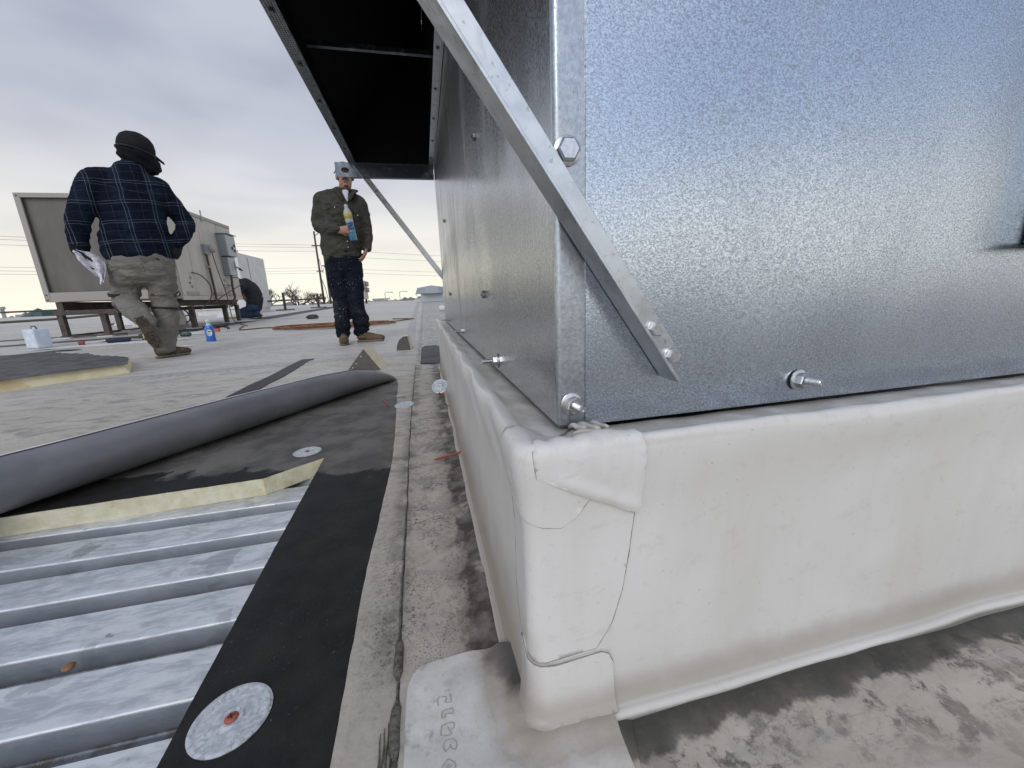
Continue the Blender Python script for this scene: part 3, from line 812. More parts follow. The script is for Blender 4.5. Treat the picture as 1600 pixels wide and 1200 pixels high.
# side panel with its rounded corner and the flange folded on to the front
rb = .005; out = [(UX + .002, UY2), (UX, UY2)]
for i in range(34): out.append((UX, UY2 + (UY + rb + .0012 - UY2) * (i + 1) / 34))
out.append((UX, UY + rb))
for i in range(1, 7):
    a = PI + i / 6 * PI / 2; out.append((UX + rb + math.cos(a) * rb, UY + rb + math.sin(a) * rb))
out.append((UX + rb + .0012, UY)); out.append((.1535, UY))
V = []; F = []; nz = 40
for j in range(nz + 1):
    z = UZ + (UT - UZ) * j / nz
    for (x, y) in out: V.append((x - .0015 * (y > .40) * fbm(y * .8, z, 1, 2.2), y, z + (.0 if j else .0)))
n = len(out)
for j in range(nz):
    for i in range(n - 1): F.append((j * n + i, j * n + i + 1, (j + 1) * n + i + 1, (j + 1) * n + i))
me = mesh('side_panel', V, F, True)
bm = bmesh.new(); bm.from_mesh(me)
for e in bm.edges:
    if len(e.link_faces) == 2 and e.calc_face_angle(0) > .7: e.smooth = False
bm.to_mesh(me); bm.free()
me.materials.append(M_galvside); me.materials.append(M_galvpost)
for p in me.polygons:
    if p.center.y < UY + .0035: p.material_index = 1
o = link('side_panel', me, None, unit, True)
# front sheet lapped over the corner flange
nx, nz = 40, 30; V = []; F = []
for j in range(nz + 1):
    for i in range(nx + 1):
        x = .1515 + (UX2 - .1515) * i / nx; z = UZ + (UT - UZ) * j / nz
        V.append((x, UY - .0016 - .0010 * smoothstep(0, .15, x - .15) * fbm(x, z, 1, 2.5), z))
for j in range(nz):
    for i in range(nx): F.append((j * (nx + 1) + i, j * (nx + 1) + i + 1, (j + 1) * (nx + 1) + i + 1, (j + 1) * (nx + 1) + i))
k = len(V)
for j in range(nz + 1): V.append((.1515, UY - .0003, UZ + (UT - UZ) * j / nz))
F2 = [(j * (nx + 1), (j + 1) * (nx + 1), k + j + 1, k + j) for j in range(nz)]
k = len(V)
for i in range(nx + 1): V.append((V[i][0], UY + .002, UZ))
F2 += [(i, i + 1, k + i + 1, k + i) for i in range(nx)]
me = mesh('front_panel', V, F + F2, False)
for p in me.polygons: p.use_smooth = p.index < len(F)
V0 = len(F)
bm = bmesh.new(); bm.from_mesh(me)
for e in bm.edges:
    if len(e.link_faces) == 2 and e.calc_face_angle(0) > .5: e.smooth = False
bm.to_mesh(me); bm.free()
o = link('front_panel', me, M_galv, unit, True)
m = MB(); m.bb((UX, UY, UT - .001), (UX2, UY2, UT + .03)); m.bb((UX2 - .002, UY + .002, UZ), (UX2, UY2, UT)); m.bb((UX + .003, UY2 - .004, UZ), (UX2, UY2 + .001, UT))
m.bb((UX + .004, UY + .004, UZ - .004), (UX2 - .004, UY2 - .004, UZ + .004))
m.build('casing', M_galv, unit, True)
# door standing proud at the right
m = MB(); m.bb((.7275, UY - .035, .455), (1.45, UY - .003, 1.75)); d_ = m.build('access_door', M_galv, unit, True, bevel=.003)
m = MB(); m.bb((.7275, UY - .0355, .451), (1.45, UY - .0015, .4545)); m.bb((.744, UY - .046, .462), (.80, UY - .036, 1.74)); m.build('door_edging', mat('dark_edging', lambda t: dict(color=(.05, .055, .06), rough=.5, metal=.4)), unit, True, bevel=.001)

M_zincdark = mat('dull_zinc_bolt', lambda t: dict(color=(.20, .205, .21), metal=.9, rough=.4))
def hexa(m, r, z0, z1, rot, o, ch=.12):
    m.lathe([(0, z0), (r, z0), (r, z1 - r * ch), (r * (1 - ch), z1), (0, z1)], 6, o, rot)
def stud_parts(parent, loc, axis, S_=1., length=.024, washer=.0122, nut=.0088, rod=.0044, head=False):
    """an anchor: washer, nut and threaded end (or a bolt head), pointing along axis"""
    q = Vector((0, 0, 1)).rotation_difference(Vector(axis)).to_matrix()
    m = MB(); o_ = Vector(loc) - parent.location
    if head:
        m.lathe([(0, 0), (rod * 1.55, .001), (rod * 1.7, .0025)], 20, o_, q); hexa(m, nut, .0012, .0075, q, o_, .18)
        b = m.build('bolt', M_zinc, parent)
    else:
        pr = []; z = 0.002
        while z < length - .0012:
            pr += [(rod, z), (rod * .86, z + .0005)]; z += .001
        pr += [(rod, z), (rod * .8, length), (rod * .45, length), (rod * .4, length - .0012), (0, length - .0012)]
        m.lathe(pr, 18, o_, q); b = m.build('bolt', M_zinc, parent, smooth=True, auto=40)
        m = MB(); hexa(m, nut, .0018, .0098, q @ Matrix.Rotation(.4, 3, 'Z'), o_); m.build('nut', M_zinc, b)
    m = MB(); m.lathe([(rod, .0), (washer, .0), (washer, .0014), (washer * .93, .0020), (rod, .0020)], 32, o_, q); m.build('washer', M_zinc, b, smooth=True, auto=40)
    return b
FY = UY - .0022
stud_parts(unit, (.1365, UY - .0003, .3105), (.10, -1, .0), washer=.0118)
stud_parts(unit, (.4135, FY, .3115), (.12, -1, .02), length=.026)
stud_parts(unit, (.134, UY - .0003, .541), (0, -1, 0), head=True, washer=.0125, nut=.0105)
for y_, z_ in ((.677, .306), (1.28, .312), (1.978, .314)): stud_parts(unit, (UX - .0004, y_, z_), (-1, .02, 0), length=.028, washer=.013)
for y_, z_ in ((.80, .713), (.792, .424), (1.806, .747), (1.79, .437)):
    m = MB(); q = Vector((0, 0, 1)).rotation_difference(Vector((-1, 0, 0))).to_matrix()
    hexa(m, .0075, 0, .005, q, Vector((UX - .0003, y_, z_)) - unit.location); m.lathe([(.0, .005), (.0028, .005), (.0028, .008), (0, .008)], 8, Vector((UX, y_, z_)) - unit.location, q)
    m.build('bolt', M_zincdark, unit)
m = MB(); 
# ---- hood on the left side, open underneath
HZ, HX, HY0, HY1 = 1.147, -.325, .36, 2.405
hood = MB()
t_ = .0015
def quad4(m_, a, b, c, d, th, nrm):
    a, b, c, d = map(Vector, (a, b, c, d)); nv = Vector(nrm) * th
    m_.add([a, b, c, d, a + nv, b + nv, c + nv, d + nv], [(0, 1, 2, 3), (7, 6, 5, 4), (0, 4, 5, 1), (1, 5, 6, 2), (2, 6, 7, 3), (3, 7, 4, 0)])
outer = [((HX, HZ), (HX, HZ + .16)), ((HX, HZ + .16), (UX - .003, HZ + .68))]
hm = MB()
for (x0, z0), (x1, z1) in outer:
    L = math.hypot(x1 - x0, z1 - z0); nv = (-(z1 - z0) / L, 0, (x1 - x0) / L)
    quad4(hm, (x0, HY0, z0), (x0, HY1, z0), (x1, HY1, z1), (x1, HY0, z1), -t_, (nv[0], 0, nv[2]))
M_hoodout = M_galvside
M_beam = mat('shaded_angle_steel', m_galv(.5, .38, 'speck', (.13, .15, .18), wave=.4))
hm.build('hood_cover', M_hoodout, unit, True)
# near-black sheets added inside the hood, its shade put into their colour
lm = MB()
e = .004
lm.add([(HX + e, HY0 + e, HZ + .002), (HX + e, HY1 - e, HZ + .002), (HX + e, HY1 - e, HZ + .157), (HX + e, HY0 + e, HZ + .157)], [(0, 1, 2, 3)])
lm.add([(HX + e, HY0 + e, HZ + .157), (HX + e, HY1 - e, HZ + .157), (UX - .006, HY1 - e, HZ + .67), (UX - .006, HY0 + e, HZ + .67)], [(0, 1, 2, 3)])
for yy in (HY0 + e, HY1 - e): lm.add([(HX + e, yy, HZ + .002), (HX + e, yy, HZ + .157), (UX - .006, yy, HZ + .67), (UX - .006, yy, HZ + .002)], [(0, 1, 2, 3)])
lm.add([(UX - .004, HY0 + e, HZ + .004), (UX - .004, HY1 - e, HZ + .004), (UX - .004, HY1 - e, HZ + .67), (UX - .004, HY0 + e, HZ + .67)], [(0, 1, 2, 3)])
lm.build('hood_inner_shade', M_black, unit, True)
for k, (yy, sgn) in enumerate(((HY0, 1), (HY1, -1))):
    cm = MB(); poly = [(HX, HZ), (HX, HZ + .16), (UX - .003, HZ + .68), (UX - .003, HZ)]
    a = [(x, yy, z) for x, z in poly]; b = [(x, yy + .0016 * sgn, z) for x, z in poly]
    cm.add(a + b, [(0, 1, 2, 3), (7, 6, 5, 4)] + [(i, (i + 1) % 4, 4 + (i + 1) % 4, 4 + i) for i in range(4)]); cm.build('hood_cheek', M_galvside, unit, True)
# turned-in flanges round the opening
m = MB(); m.bb((HX - .001, HY0, HZ - .0015), (HX + .034, HY1, HZ)); m.bb((HX + .033, HY0, HZ), (HX + .0345, HY1, HZ + .010)); m.build('hood_flange', M_strut, unit, True)
m = MB(); m.bb((UX - .026, HY0 + .03, HZ - .0015), (UX - .002, HY1, HZ)); m.bb((UX - .0045, HY0 + .03, HZ - .030), (UX - .0025, HY1, HZ - .002)); m.build('hood_flange', M_strut, unit, True)
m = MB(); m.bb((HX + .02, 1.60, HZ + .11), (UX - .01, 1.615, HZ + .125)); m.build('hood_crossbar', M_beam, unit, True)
m = MB(); m.bb((HX + .19, 1.30, HZ + .20), (HX + .20, 1.315, HZ + .32)); m.bb((HX + .10, 1.25, HZ + .32), (UX - .01, 1.26, HZ + .33)); m.build('hood_damper', mat('dull_steel', lambda t: dict(color=(.05, .05, .052), rough=.5, metal=.5)), unit, True)
# bird-screen edge clamped under the outer flange
m = MB(); yy = HY0
while yy < HY1 - .02:
    m.bar((HX + .002, yy, HZ - .0028), (HX + .033 + .0015 * math.sin(yy * 90), yy, HZ - .0028), .0009, .0009); yy += .0085
for k in range(5): m.bar((HX + .003 + k * .0072, HY0, HZ - .0036), (HX + .003 + k * .0072, HY1 - .02, HZ - .0036), .0009, .0009)
o = m.build('bird_screen', mat('dull_wire', lambda t: dict(color=(.10, .10, .10), rough=.6, metal=.6)), unit, True); props(o, kind='stuff')
yy = .55
while yy < 2.3:
    m = MB(); hexa(m, .007, 0, .005, Matrix.Rotation(PI, 3, 'X'), Vector((HX + .017, yy, HZ - .004)) - unit.location); m.build('bolt', M_zincdark, unit)
    m = MB(); hexa(m, .0055, 0, .004, Matrix.Rotation(PI, 3, 'X'), Vector((UX - .014, yy + .09, HZ - .0015)) - unit.location); m.build('bolt', M_zincdark, unit); yy += .235
# angle bars across the two ends of the opening, each running past the hood
for yy, sgn in ((HY0 - .006, -1), (HY1 + .003, -1)):
    m = MB(); x1 = UX - .002 if sgn > 0 else UX - .002
    bx0, bx1, z0, z1 = -.398, .1195, HZ - .068, HZ + .004
    # web with a round hole near its free end
    hx, hz, hr = -.349, HZ - .034, .017
    ang = [2 * PI * k / 20 for k in range(20)]
    poly = [(bx0, z0), (bx1, z0), (bx1, z1), (bx0, z1)]; hole = [(hx + hr * 1.25 * math.cos(a), hz + hr * .8 * math.sin(a)) for a in ang]
    vv = poly + hole; ee = [(i, (i + 1) % 4) for i in range(4)] + [(4 + i, 4 + (i + 1) % 20) for i in range(20)]
    ov, _, of = delaunay_2d_cdt([Vector(p) for p in vv], ee, [], 0, 1e-7)[:3]
    ff = [q for q in of if not inside(sum((ov[i] for i in q), Vector((0, 0))) / len(q), hole)]
    n = len(ov); T = .003
    V = [(p.x, yy, p.y) for p in ov] + [(p.x, yy + T, p.y) for p in ov]
    F = [tuple(q) for q in ff] + [tuple(i + n for i in reversed(q)) for q in ff] + [(4 + i, 4 + (i + 1) % 20, n + 4 + (i + 1) % 20, n + 4 + i) for i in range(20)] + [(i, (i + 1) % 4, n + (i + 1) % 4, n + i) for i in range(4)]
    m.add(V, F); m.bb((bx0 + .07, yy + (T if yy > 1 else -.028), z0), (bx1, yy + (.030 if yy > 1 else -.0), z0 + .003))
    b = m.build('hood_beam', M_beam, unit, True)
    for xx in (-.245, -.19, -.09):
        q = Vector((0, 0, 1)).rotation_difference(Vector((0, -1, 0))).to_matrix(); m = MB(); hexa(m, .008 if xx < -.2 else .004, 0, .005, q, Vector((xx, yy, HZ - .032)) - unit.location); m.build('bolt', M_zincdark, unit)
# two angle braces
def brace(p0, p1, yb, lip, w_=.030):
    p0, p1 = Vector(p0), Vector(p1); d_ = (p1 - p0).normalized(); n_ = Vector((d_.z, 0, -d_.x))
    if n_.x < 0: n_ = -n_
    th = .003
    m = MB(); a = p0 + d_ * .006; b = p1
    def prism_(c0, c1, c2, c3, cut):  # corners of the section, offsets (n, y)
        V = []
        for base, cc in ((p0, cut), (p1, 0)):
            for (u, y) in (c0, c1, c2, c3): V.append(base + n_ * u + d_ * (cc * u) + Vector((0, y, 0)))
        m.add(V, [(3, 2, 1, 0), (4, 5, 6, 7)] + [(i, (i + 1) % 4, 4 + (i + 1) % 4, 4 + i) for i in range(4)])
    prism_((th, 0), (w_, 0), (w_, -th), (th, -th), .18)
    prism_((0, 0), (th, 0), (th, -lip), (0, -lip), 0)
    for v in m.v: v.y += yb
    return m.build('hood_brace', M_strut, unit, True, bevel=.0006)
b = brace((.2345, 0, .3305), (-.335, 0, 1.128), UY - .0030, .030)
brace((.20, 0, .418), (-.335, 0, 1.128 + .05), UY2 + .030, .030)
for x_, z_ in ((.2235, .3815), (.2435, .3525)): stud_parts(unit, (x_, UY - .0062, z_), (0, -1, 0), head=True, washer=.0095, nut=.0078)

# ================================================================ small things on the near roof
def plate(loc, rz, label, embossed=True, scr=True, r=.038, tilt=(0, 0)):
    t = thing('fastening_plate', loc, label, 'fastening plate', 'steel fastening plates on the roof'); t.rotation_euler = (tilt[0], tilt[1], rz)
    pr = [(.0042, .0006), (.006, .0004), (.0095, .0019), (.0105, .0019), (.0125, .0010), (.017, .0011), (.0185, .0014), (.0195, .0011), (.023, .0011), (.0245, .0014), (.0255, .0011), (.0325, .0012), (.034, .0019), (.0355, .0013), (r, .0009), (r, .0), (.0042, .0)]
    m = MB(); m.lathe(pr, 56); m.build('plate_disc', M_platem, t, smooth=True, auto=50)
    if scr:
        m = MB(); m.lathe([(0, .0), (.0062, .0), (.0066, .0012), (.0050, .0028), (.0024, .0032)], 20); m.build('screw_head', M_red, t, smooth=True)
        m = MB(); m.box((0, 0, .0033), (.0065, .0014, .0005)); m.box((0, 0, .00335), (.0014, .0065, .0005)); m.build('cross_recess', M_darkred, t)
    return t
def m_pl(t):
    p = t.obj(); a = t.voro(t.warp(p, 120, .006), 260, 'F1', 'Color'); x, _, _ = t.xyz(a)
    return dict(color=t.mix(x, (.50, .53, .54), (.80, .82, .82)), metal=.75, rough=x * .25 + .28, normal=t.bump(t.noise(p, 300, 3), .0006, .5))
M_platem = mat('spangled_plate', m_pl)
M_red = mat('red_coated_screw', lambda t: dict(color=t.mix(t.noise(t.obj(), 300, 3), (.30, .06, .035), (.40, .12, .07)), rough=.45))
M_darkred = mat('dark_recess', lambda t: dict(color=(.03, .008, .006), rough=.7))
plate((-.237, .378, -.0038), .6, 'round spangled metal plate with red screw in the near end of the black strip')
plate((-.372, 1.167, -.0038), .2, 'round metal plate on the grey board by the foam edge')
plate((-.113, 1.566, .0035), 0, 'white-looking round plate lying tilted at the edge of the black board', scr=False, tilt=(.12, -.05))
t = plate((.040, 1.74, .030), 0, 'ringed round plate leaning against the foot of the curb', scr=False, tilt=(.75, -.30))
M_screwred = M_red
def screw(p0, p1, label, rr_=.0028):
    p0, p1 = Vector(p0), Vector(p1); t = thing('screw', p0, label, 'screw', 'long red roofing screws')
    d_ = p1 - p0; m = MB(); L = d_.length; u_ = d_ / L
    P = []; R_ = []; k = 0
    while k < 40:
        P.append(u_ * (L * k / 40)); R_.append(rr_ * (1.15 if k % 2 else .85) if k > 14 else rr_); k += 1
    R_[-1] = .0004; m.tube(P, R_, 8); m.build('shank', M_red, t, smooth=True)
    m = MB(); q = Vector((0, 0, 1)).rotation_difference(-u_).to_matrix(); m.lathe([(0, .002), (.006, .0), (.0065, -.001), (.003, -.004), (.0, -.004)], 14, (0, 0, 0), q); m.build('screw_head', M_red, t)
    return t
screw((.066, .985, .0115), (-.012, .968, .0058), 'long red screw lying across the dirty strip against the curb')
screw((-.208, 1.70, .001), (-.175, 1.58, .0005), 'brown screw lying on the grey board near the end of the roll')
screw((.048, 1.64, .016), (.030, 1.70, .008), 'short rusty screw at the foot of the curb just below the leaning plate')
props(link('metal_scrap', mesh('metal_scrap', [(-.02, -.005, .001), (.02, -.008, .004), (.022, .006, .001), (-.018, .007, .003), (-.02, -.005, 0), (.02, -.008, .002), (.022, .006, 0), (-.018, .007, .001)], [(0, 1, 2, 3), (4, 7, 6, 5), (0, 4, 5, 1), (1, 5, 6, 2), (2, 6, 7, 3), (3, 7, 4, 0)]), M_zinc), 'small bright metal scrap beside the brown screw on the board', 'metal scrap').location = (-.135, 1.72, .004)
# leaf / rust nugget lying in the deck flute
m = MB(); m.lathe([(0, 0), (.006, .001), (.0075, .004), (.004, .007), (0, .008)], 9); o = m.build('debris_lump', mat('rusty_lump', lambda t: dict(color=t.mix(t.noise(t.obj(), 200), (.16, .07, .03), (.36, .22, .12)), rough=.9)), smooth=True)
props(o, 'small rusty brown lump lying on the bare steel deck', 'debris'); o.location = (-.515, .55, DECK_TOP + .0005)
# foam offcuts
def wedge(loc, rz, label, tri, L, hole=True, tilt=0):
    t = thing('foam_offcut', loc, label, 'foam offcut', 'foam offcuts beside the curb', rz); t.rotation_euler = (tilt, 0, rz)
    m = MB(); n = len(tri)
    m.add([(x, 0, z) for x, z in tri] + [(x + .0, L, z) for x, z in tri], [tuple(range(n)), tuple(range(2 * n - 1, n - 1, -1))] + [(i, i + n, (i + 1) % n + n, (i + 1) % n) for i in range(n)])
    m.build('foam', M_foam, t, bevel=.002)
    m = MB(); m.add([(x * .995, -.003, z) for x, z in tri] + [(x * .995, -.0005, z) for x, z in tri], [tuple(range(n)), tuple(range(2 * n - 1, n - 1, -1))] + [(i, i + n, (i + 1) % n + n, (i + 1) % n) for i in range(n)])
    m.build('facer', M_facer2, t)
    return t
M_facer2 = mat('grey_paper_facer', lambda t: dict(color=t.mix(t.noise(t.obj(), 40, 4, .6), (.07, .066, .058), (.15, .14, .125)), rough=.8))
t = wedge((-.405, 2.50, .001), -.25, 'roof-shaped foam offcut with grey facer standing behind the end of the roll', [(-.10, 0), (.115, 0), (.02, .135)], .13)
M_ph = mat('pale_hole', lambda t: dict(color=(.7, .68, .6), rough=.8))
for xx, zz_ in ((.0, .09), (-.035, .045), (-.06, .02)):
    m = MB(); m.lathe([(0, 0), (.004, 0), (.003, .003), (0, .004)], 10, (xx, -.003, zz_), Matrix.Rotation(PI / 2, 3, 'X')); m.build('nail_hole', M_ph, t)
wedge((-.175, 3.37, .001), -.1, 'quarter-round foam offcut standing on the roof beside the dark mat', [(-.085, 0), (.035, 0), (.015, .12), (-.02, .118), (-.055, .09), (-.075, .05)], .12)
# dark mat by the curb
v, f = sheet([(-.055, 2.56), (.088, 2.50), (.10, 3.42), (.07, 3.50), (-.02, 3.52), (-.05, 3.42)], .05)
m = MB(); V = [(p.x, p.y, .0125 + .006 * fbm(p.x, p.y, 0, 6)) for p in v] + [(p.x, p.y, .003) for p in v]; n = len(v)
L = [(p[0], p[1]) for p in resample([(q[0], q[1], 0) for q in [(-.055, 2.56), (.088, 2.50), (.10, 3.42), (.07, 3.50), (-.02, 3.52), (-.05, 3.42)]], .05, True)]
F = [tuple(q) for q in f]; k = len(V); V += [(x, y, .0125 + .006 * fbm(x, y, 0, 6)) for x, y in L] + [(x, y, .003) for x, y in L]; nn = len(L)
F += [(k + i, k + (i + 1) % nn, k + nn + (i + 1) % nn, k + nn + i) for i in range(nn)]
props(link('rubber_mat', mesh('rubber_mat', V, F), M_rubber), 'dark square of rubber membrane lying against the far end of the curb', 'rubber mat')
# strips of dark membrane
def strip(name, a, b, w0, w1, label, cat='membrane strip', z=.004, seg=20, m_=None, wav=.01, hole=None):
    a, b = Vector(a), Vector(b); d_ = (b - a).normalized(); n_ = Vector((-d_.y, d_.x)); V = []; F = []
    for i in range(seg + 1):
        t = i / seg; c = a.lerp(b, t) + n_ * (wav * fbm(t * 3, 1)); w_ = w0 * (1 - t) + w1 * t
        for sgn, dz_ in ((-.5, -.0035), (-.5, 0), (.5, 0), (.5, -.0035)):
            p = c + n_ * (w_ * sgn * (1 + .03 * fbm(t * 9, sgn))); V.append((p.x, p.y, roofz(p.y) + z + dz_))
    for i in range(seg):
        for j in range(3): F.append((i * 4 + j, i * 4 + j + 1, i * 4 + j + 5, i * 4 + j + 4))
    F += [(3, 2, 1, 0), (seg * 4, seg * 4 + 1, seg * 4 + 2, seg * 4 + 3)]
    return props(link(name, mesh(name, V, F), m_ or M_rubber), label, cat)
strip('membrane_strip', (-.905, 2.02), (-.905, 3.20), .10, .085, 'short narrow black strip lying on the white roof behind the roll')
strip('membrane_strip', (-3.98, 6.15), (-3.50, 17.5), .50, .60, 'long dark strip running across the roof past the blue bottle', seg=50, wav=.03)
strip('membrane_strip', (-8.2, 5.35), (-4.05, 6.85), .30, .26, 'dark strip lying on the roof beside the tools behind the white jug', seg=24, wav=.05)
strip('membrane_strip', (-9.5, 6.6), (-5.2, 7.6), .34, .22, 'dark strip lying on the roof furthest left beyond the white jug', seg=20, wav=.08)
# white cleaned patch and seams crossing the roof
def ridge(name, pts_, w_, label, h_=.003, m_=None, cat='membrane seam'):
    V = []; F = []; P = resample([(p[0], p[1], 0) for p in pts_], .12)
    for i, p in enumerate(P):
        a = P[max(i - 1, 0)]; b = P[min(i + 1, len(P) - 1)]; d_ = (b - a).normalized(); n_ = Vector((-d_.y, d_.x, 0))
        for sgn, dz_ in ((-.5, .0005), (-.46, h_), (.46, h_), (.5, .0005)):
            q = p + n_ * (w_ * sgn); V.append((q.x, q.y, roofz(q.y) + dz_))
    for i in range(len(P) - 1):
        for j in range(3): F.append((i * 4 + j, i * 4 + j + 1, i * 4 + j + 5, i * 4 + j + 4))
    return props(link(name, mesh(name, V, F), m_ or M_seam), kind='structure')
M_seam = mat('pale_seam_tape', lambda t: dict(color=t.mix(t.noise(t.scale(t.obj(), (4, 4, 1)), 9, 6, .72).step(.38, .62), (.50, .48, .44), (.30, .28, .25)), rough=.55))
ridge('roof_seam', [(-.17, 3.5), (-.21, 8), (-.24, 20)], .11, '')
ridge('roof_seam', [(-.02, 2.62), (-.02, 20)], .012, '')
ridge('roof_seam', [(-1.9, 2.85), (-1.0, 3.02), (-.45, 3.10), (-.17, 3.12)], .17, '')
ridge('roof_seam', [(-.19, 2.62), (.06, 2.55)], .05, '')
for yy in (9.5, 14.0, 19.5): ridge('roof_seam', [(-14, yy + 1.2), (4, yy)], .10, '')
# foam sheet with ridged dark facer, far left
t = thing('foam_board', (-3.2, 3.6, 0), 'long cream foam board with ridged dark grey top lying at the left', 'foam board')
fb = [(-3.35, 1.55), (-2.035, 3.150), (-2.26, 3.535), (-2.42, 3.68), (-3.2, 4.35), (-3.65, 4.66), (-4.9, 4.0), (-4.5, 2.9)]
v, f = sheet(fb[:2] + [(-2.27, 3.54), (-2.43, 3.70), (-2.75, 3.93), (-2.95, 4.15), (-3.25, 4.32), (-3.6, 4.62), (-4.9, 4.0), (-4.5, 2.9)], .05)
L = [(p[0], p[1]) for p in resample([(q[0], q[1], 0) for q in fb], .1, True)]
nrm = Vector((-(3.15 - 1.55), (-2.035 + 3.35))).normalized()
def fz(x, y):
    dd = (Vector((x, y)) - Vector((-2.035, 3.15))).dot(nrm)
    return .064 + .010 * abs(math.sin(dd * 20 + 1.2 * fbm(x, y, 0, 1.2))) * smoothstep(0.0, .05, dd)
V = [(p.x, p.y, fz(p.x, p.y)) for p in v]
link('facer', mesh('facer', V, f), mat('ridged_grey_facer', lambda t: dict(color=t.mix(t.noise(t.scale(t.obj(), (1, 1, 1)), 9, 5, .7).step(.35, .65), (.06, .058, .056), (.12, .117, .113)), rough=.75)), t, True)
m = MB(); a = [(x, y, 0.001) for x, y in fb]; b = [(x + (.0 if i not in (1,) else -.03), y, .062) for i, (x, y) in enumerate(fb)]; n = len(fb)
m.add(a + b, [tuple(range(n))] + [(i, (i + 1) % n, n + (i + 1) % n, n + i) for i in range(n)] + [tuple(range(2 * n - 1, n - 1, -1))])
def m_foam3(tt):
    p = tt.obj(); a = tt.noise(p, 9, 4, .6); k = tt.noise(tt.warp(p, 3, .2), 2.6, 5, .65).step(.55, .66)
    return dict(color=tt.mix(k * .6, tt.mix(a.step(.3, .7), (.66, .58, .36), (.76, .70, .47)), (.52, .36, .15)), rough=.85)
m.build('foam_core', mat('yellowed_foam', m_foam3), t, True)
# ================================================================ people
def capsule(m, pts, rad, n=14, flat=None):
    """a limb: tapered tube with round ends; rad items are r or (rx, ry); flat gives the sideways direction"""
    pts = [Vector(p) for p in pts]; R_ = [(r, r) if not isinstance(r, (tuple, list)) else r for r in rad]
    cp = []; cr = []
    P2, _ = smooth_path([tuple(p) for p in pts], [1] * len(pts), 5); k = 5
    RR = []
    for i in range(len(R_) - 1):
        for j in range(k):
            t = j / k; t = t * t * (3 - 2 * t) * .5 + t * .5
            RR.append((R_[i][0] * (1 - t) + R_[i + 1][0] * t, R_[i][1] * (1 - t) + R_[i + 1][1] * t))
    RR.append(R_[-1])
    P2 = [Vector(p) for p in P2]
    # hemispherical caps
    d0 = (P2[0] - P2[1]).normalized(); d1 = (P2[-1] - P2[-2]).normalized()
    A = []; AR = []
    for a in (80, 55, 30):
        a = math.radians(a); m_ = min(RR[0]); A.append(P2[0] + d0 * m_ * math.sin(a)); AR.append((RR[0][0] * math.cos(a), RR[0][1] * math.cos(a)))
    B = []; BR = []
    for a in (30, 55, 80):
        a = math.radians(a); m_ = min(RR[-1]); B.append(P2[-1] + d1 * m_ * math.sin(a)); BR.append((RR[-1][0] * math.cos(a), RR[-1][1] * math.cos(a)))
    P2 = A + P2 + B; RR = AR + RR + BR
    v = []; f = []; N = len(P2); side = Vector(flat or (1, 0, 0))
    for i, p in enumerate(P2):
        t = (P2[min(i + 1, N - 1)] - P2[max(i - 1, 0)]).normalized()
        x0 = side - t * side.dot(t)
        if x0.length < .15: x0 = t.orthogonal()
        x0.normalize(); y0 = t.cross(x0)
        for q in range(n):
            a = 2 * PI * q / n; v.append(p + x0 * math.cos(a) * RR[i][0] + y0 * math.sin(a) * RR[i][1])
    for i in range(N - 1):
        for q in range(n):
            a, b = i * n + q, i * n + (q + 1) % n; f.append((a, b, b + n, a + n))
    f.append(tuple(range(n - 1, -1, -1))); f.append(tuple((N - 1) * n + q for q in range(n)))
    m.add(v, f); return m
def ellip(m, c, r, rot=None, n=16):
    v = []; f = []; c = Vector(c)
    for i in range(1, n // 2):
        a = PI * i / (n // 2)
        for k in range(n):
            b = 2 * PI * k / n; p = Vector((r[0] * math.sin(a) * math.cos(b), r[1] * math.sin(a) * math.sin(b), r[2] * math.cos(a)))
            v.append((rot @ p if rot else p) + c)
    K = len(v)
    for s_ in (1, -1):
        p = Vector((0, 0, r[2] * s_)); v.append((rot @ p if rot else p) + c)
    for i in range(n // 2 - 2):
        for k in range(n): a, b = i * n + k, i * n + (k + 1) % n; f.append((a, b, b + n, a + n))
    for k in range(n): f.append((K, (k + 1) % n, k)); f.append((K + 1, (n // 2 - 2) * n + k, (n // 2 - 2) * n + (k + 1) % n))
    m.add(v, f); return m
def skinned(name, m, mt, parent, vox=.011, smooth=6, folds=None, sub=False):
    """fuse the overlapping shapes into one continuous surface, relax it and add cloth folds"""
    me = bpy.data.meshes.new(name + '_src'); bm = bmesh.new(); vs = [bm.verts.new(p) for p in m.v]
    for q in m.f: bm.faces.new([vs[i] for i in q])
    bmesh.ops.triangulate(bm, faces=bm.faces); bmesh.ops.recalc_face_normals(bm, faces=bm.faces); bm.to_mesh(me); bm.free()
    o = bpy.data.objects.new(name, me); col.objects.link(o)
    r = o.modifiers.new('r', 'REMESH'); r.mode = 'VOXEL'; r.voxel_size = vox
    s = o.modifiers.new('s', 'SMOOTH'); s.factor = .6; s.iterations = smooth
    dg = bpy.context.evaluated_depsgraph_get(); nm = bpy.data.meshes.new_from_object(o.evaluated_get(dg), depsgraph=dg)
    o.modifiers.clear(); o.data = nm; bpy.data.meshes.remove(me); nm.name = name
    if folds:
        nv = [v.normal.copy() for v in nm.vertices]
        for v, nn in zip(nm.vertices, nv): v.co += nn * folds(v.co)
        nm.update()
    nm.materials.clear(); nm.materials.append(mt); nm.shade_smooth()
    o.parent = parent; return o
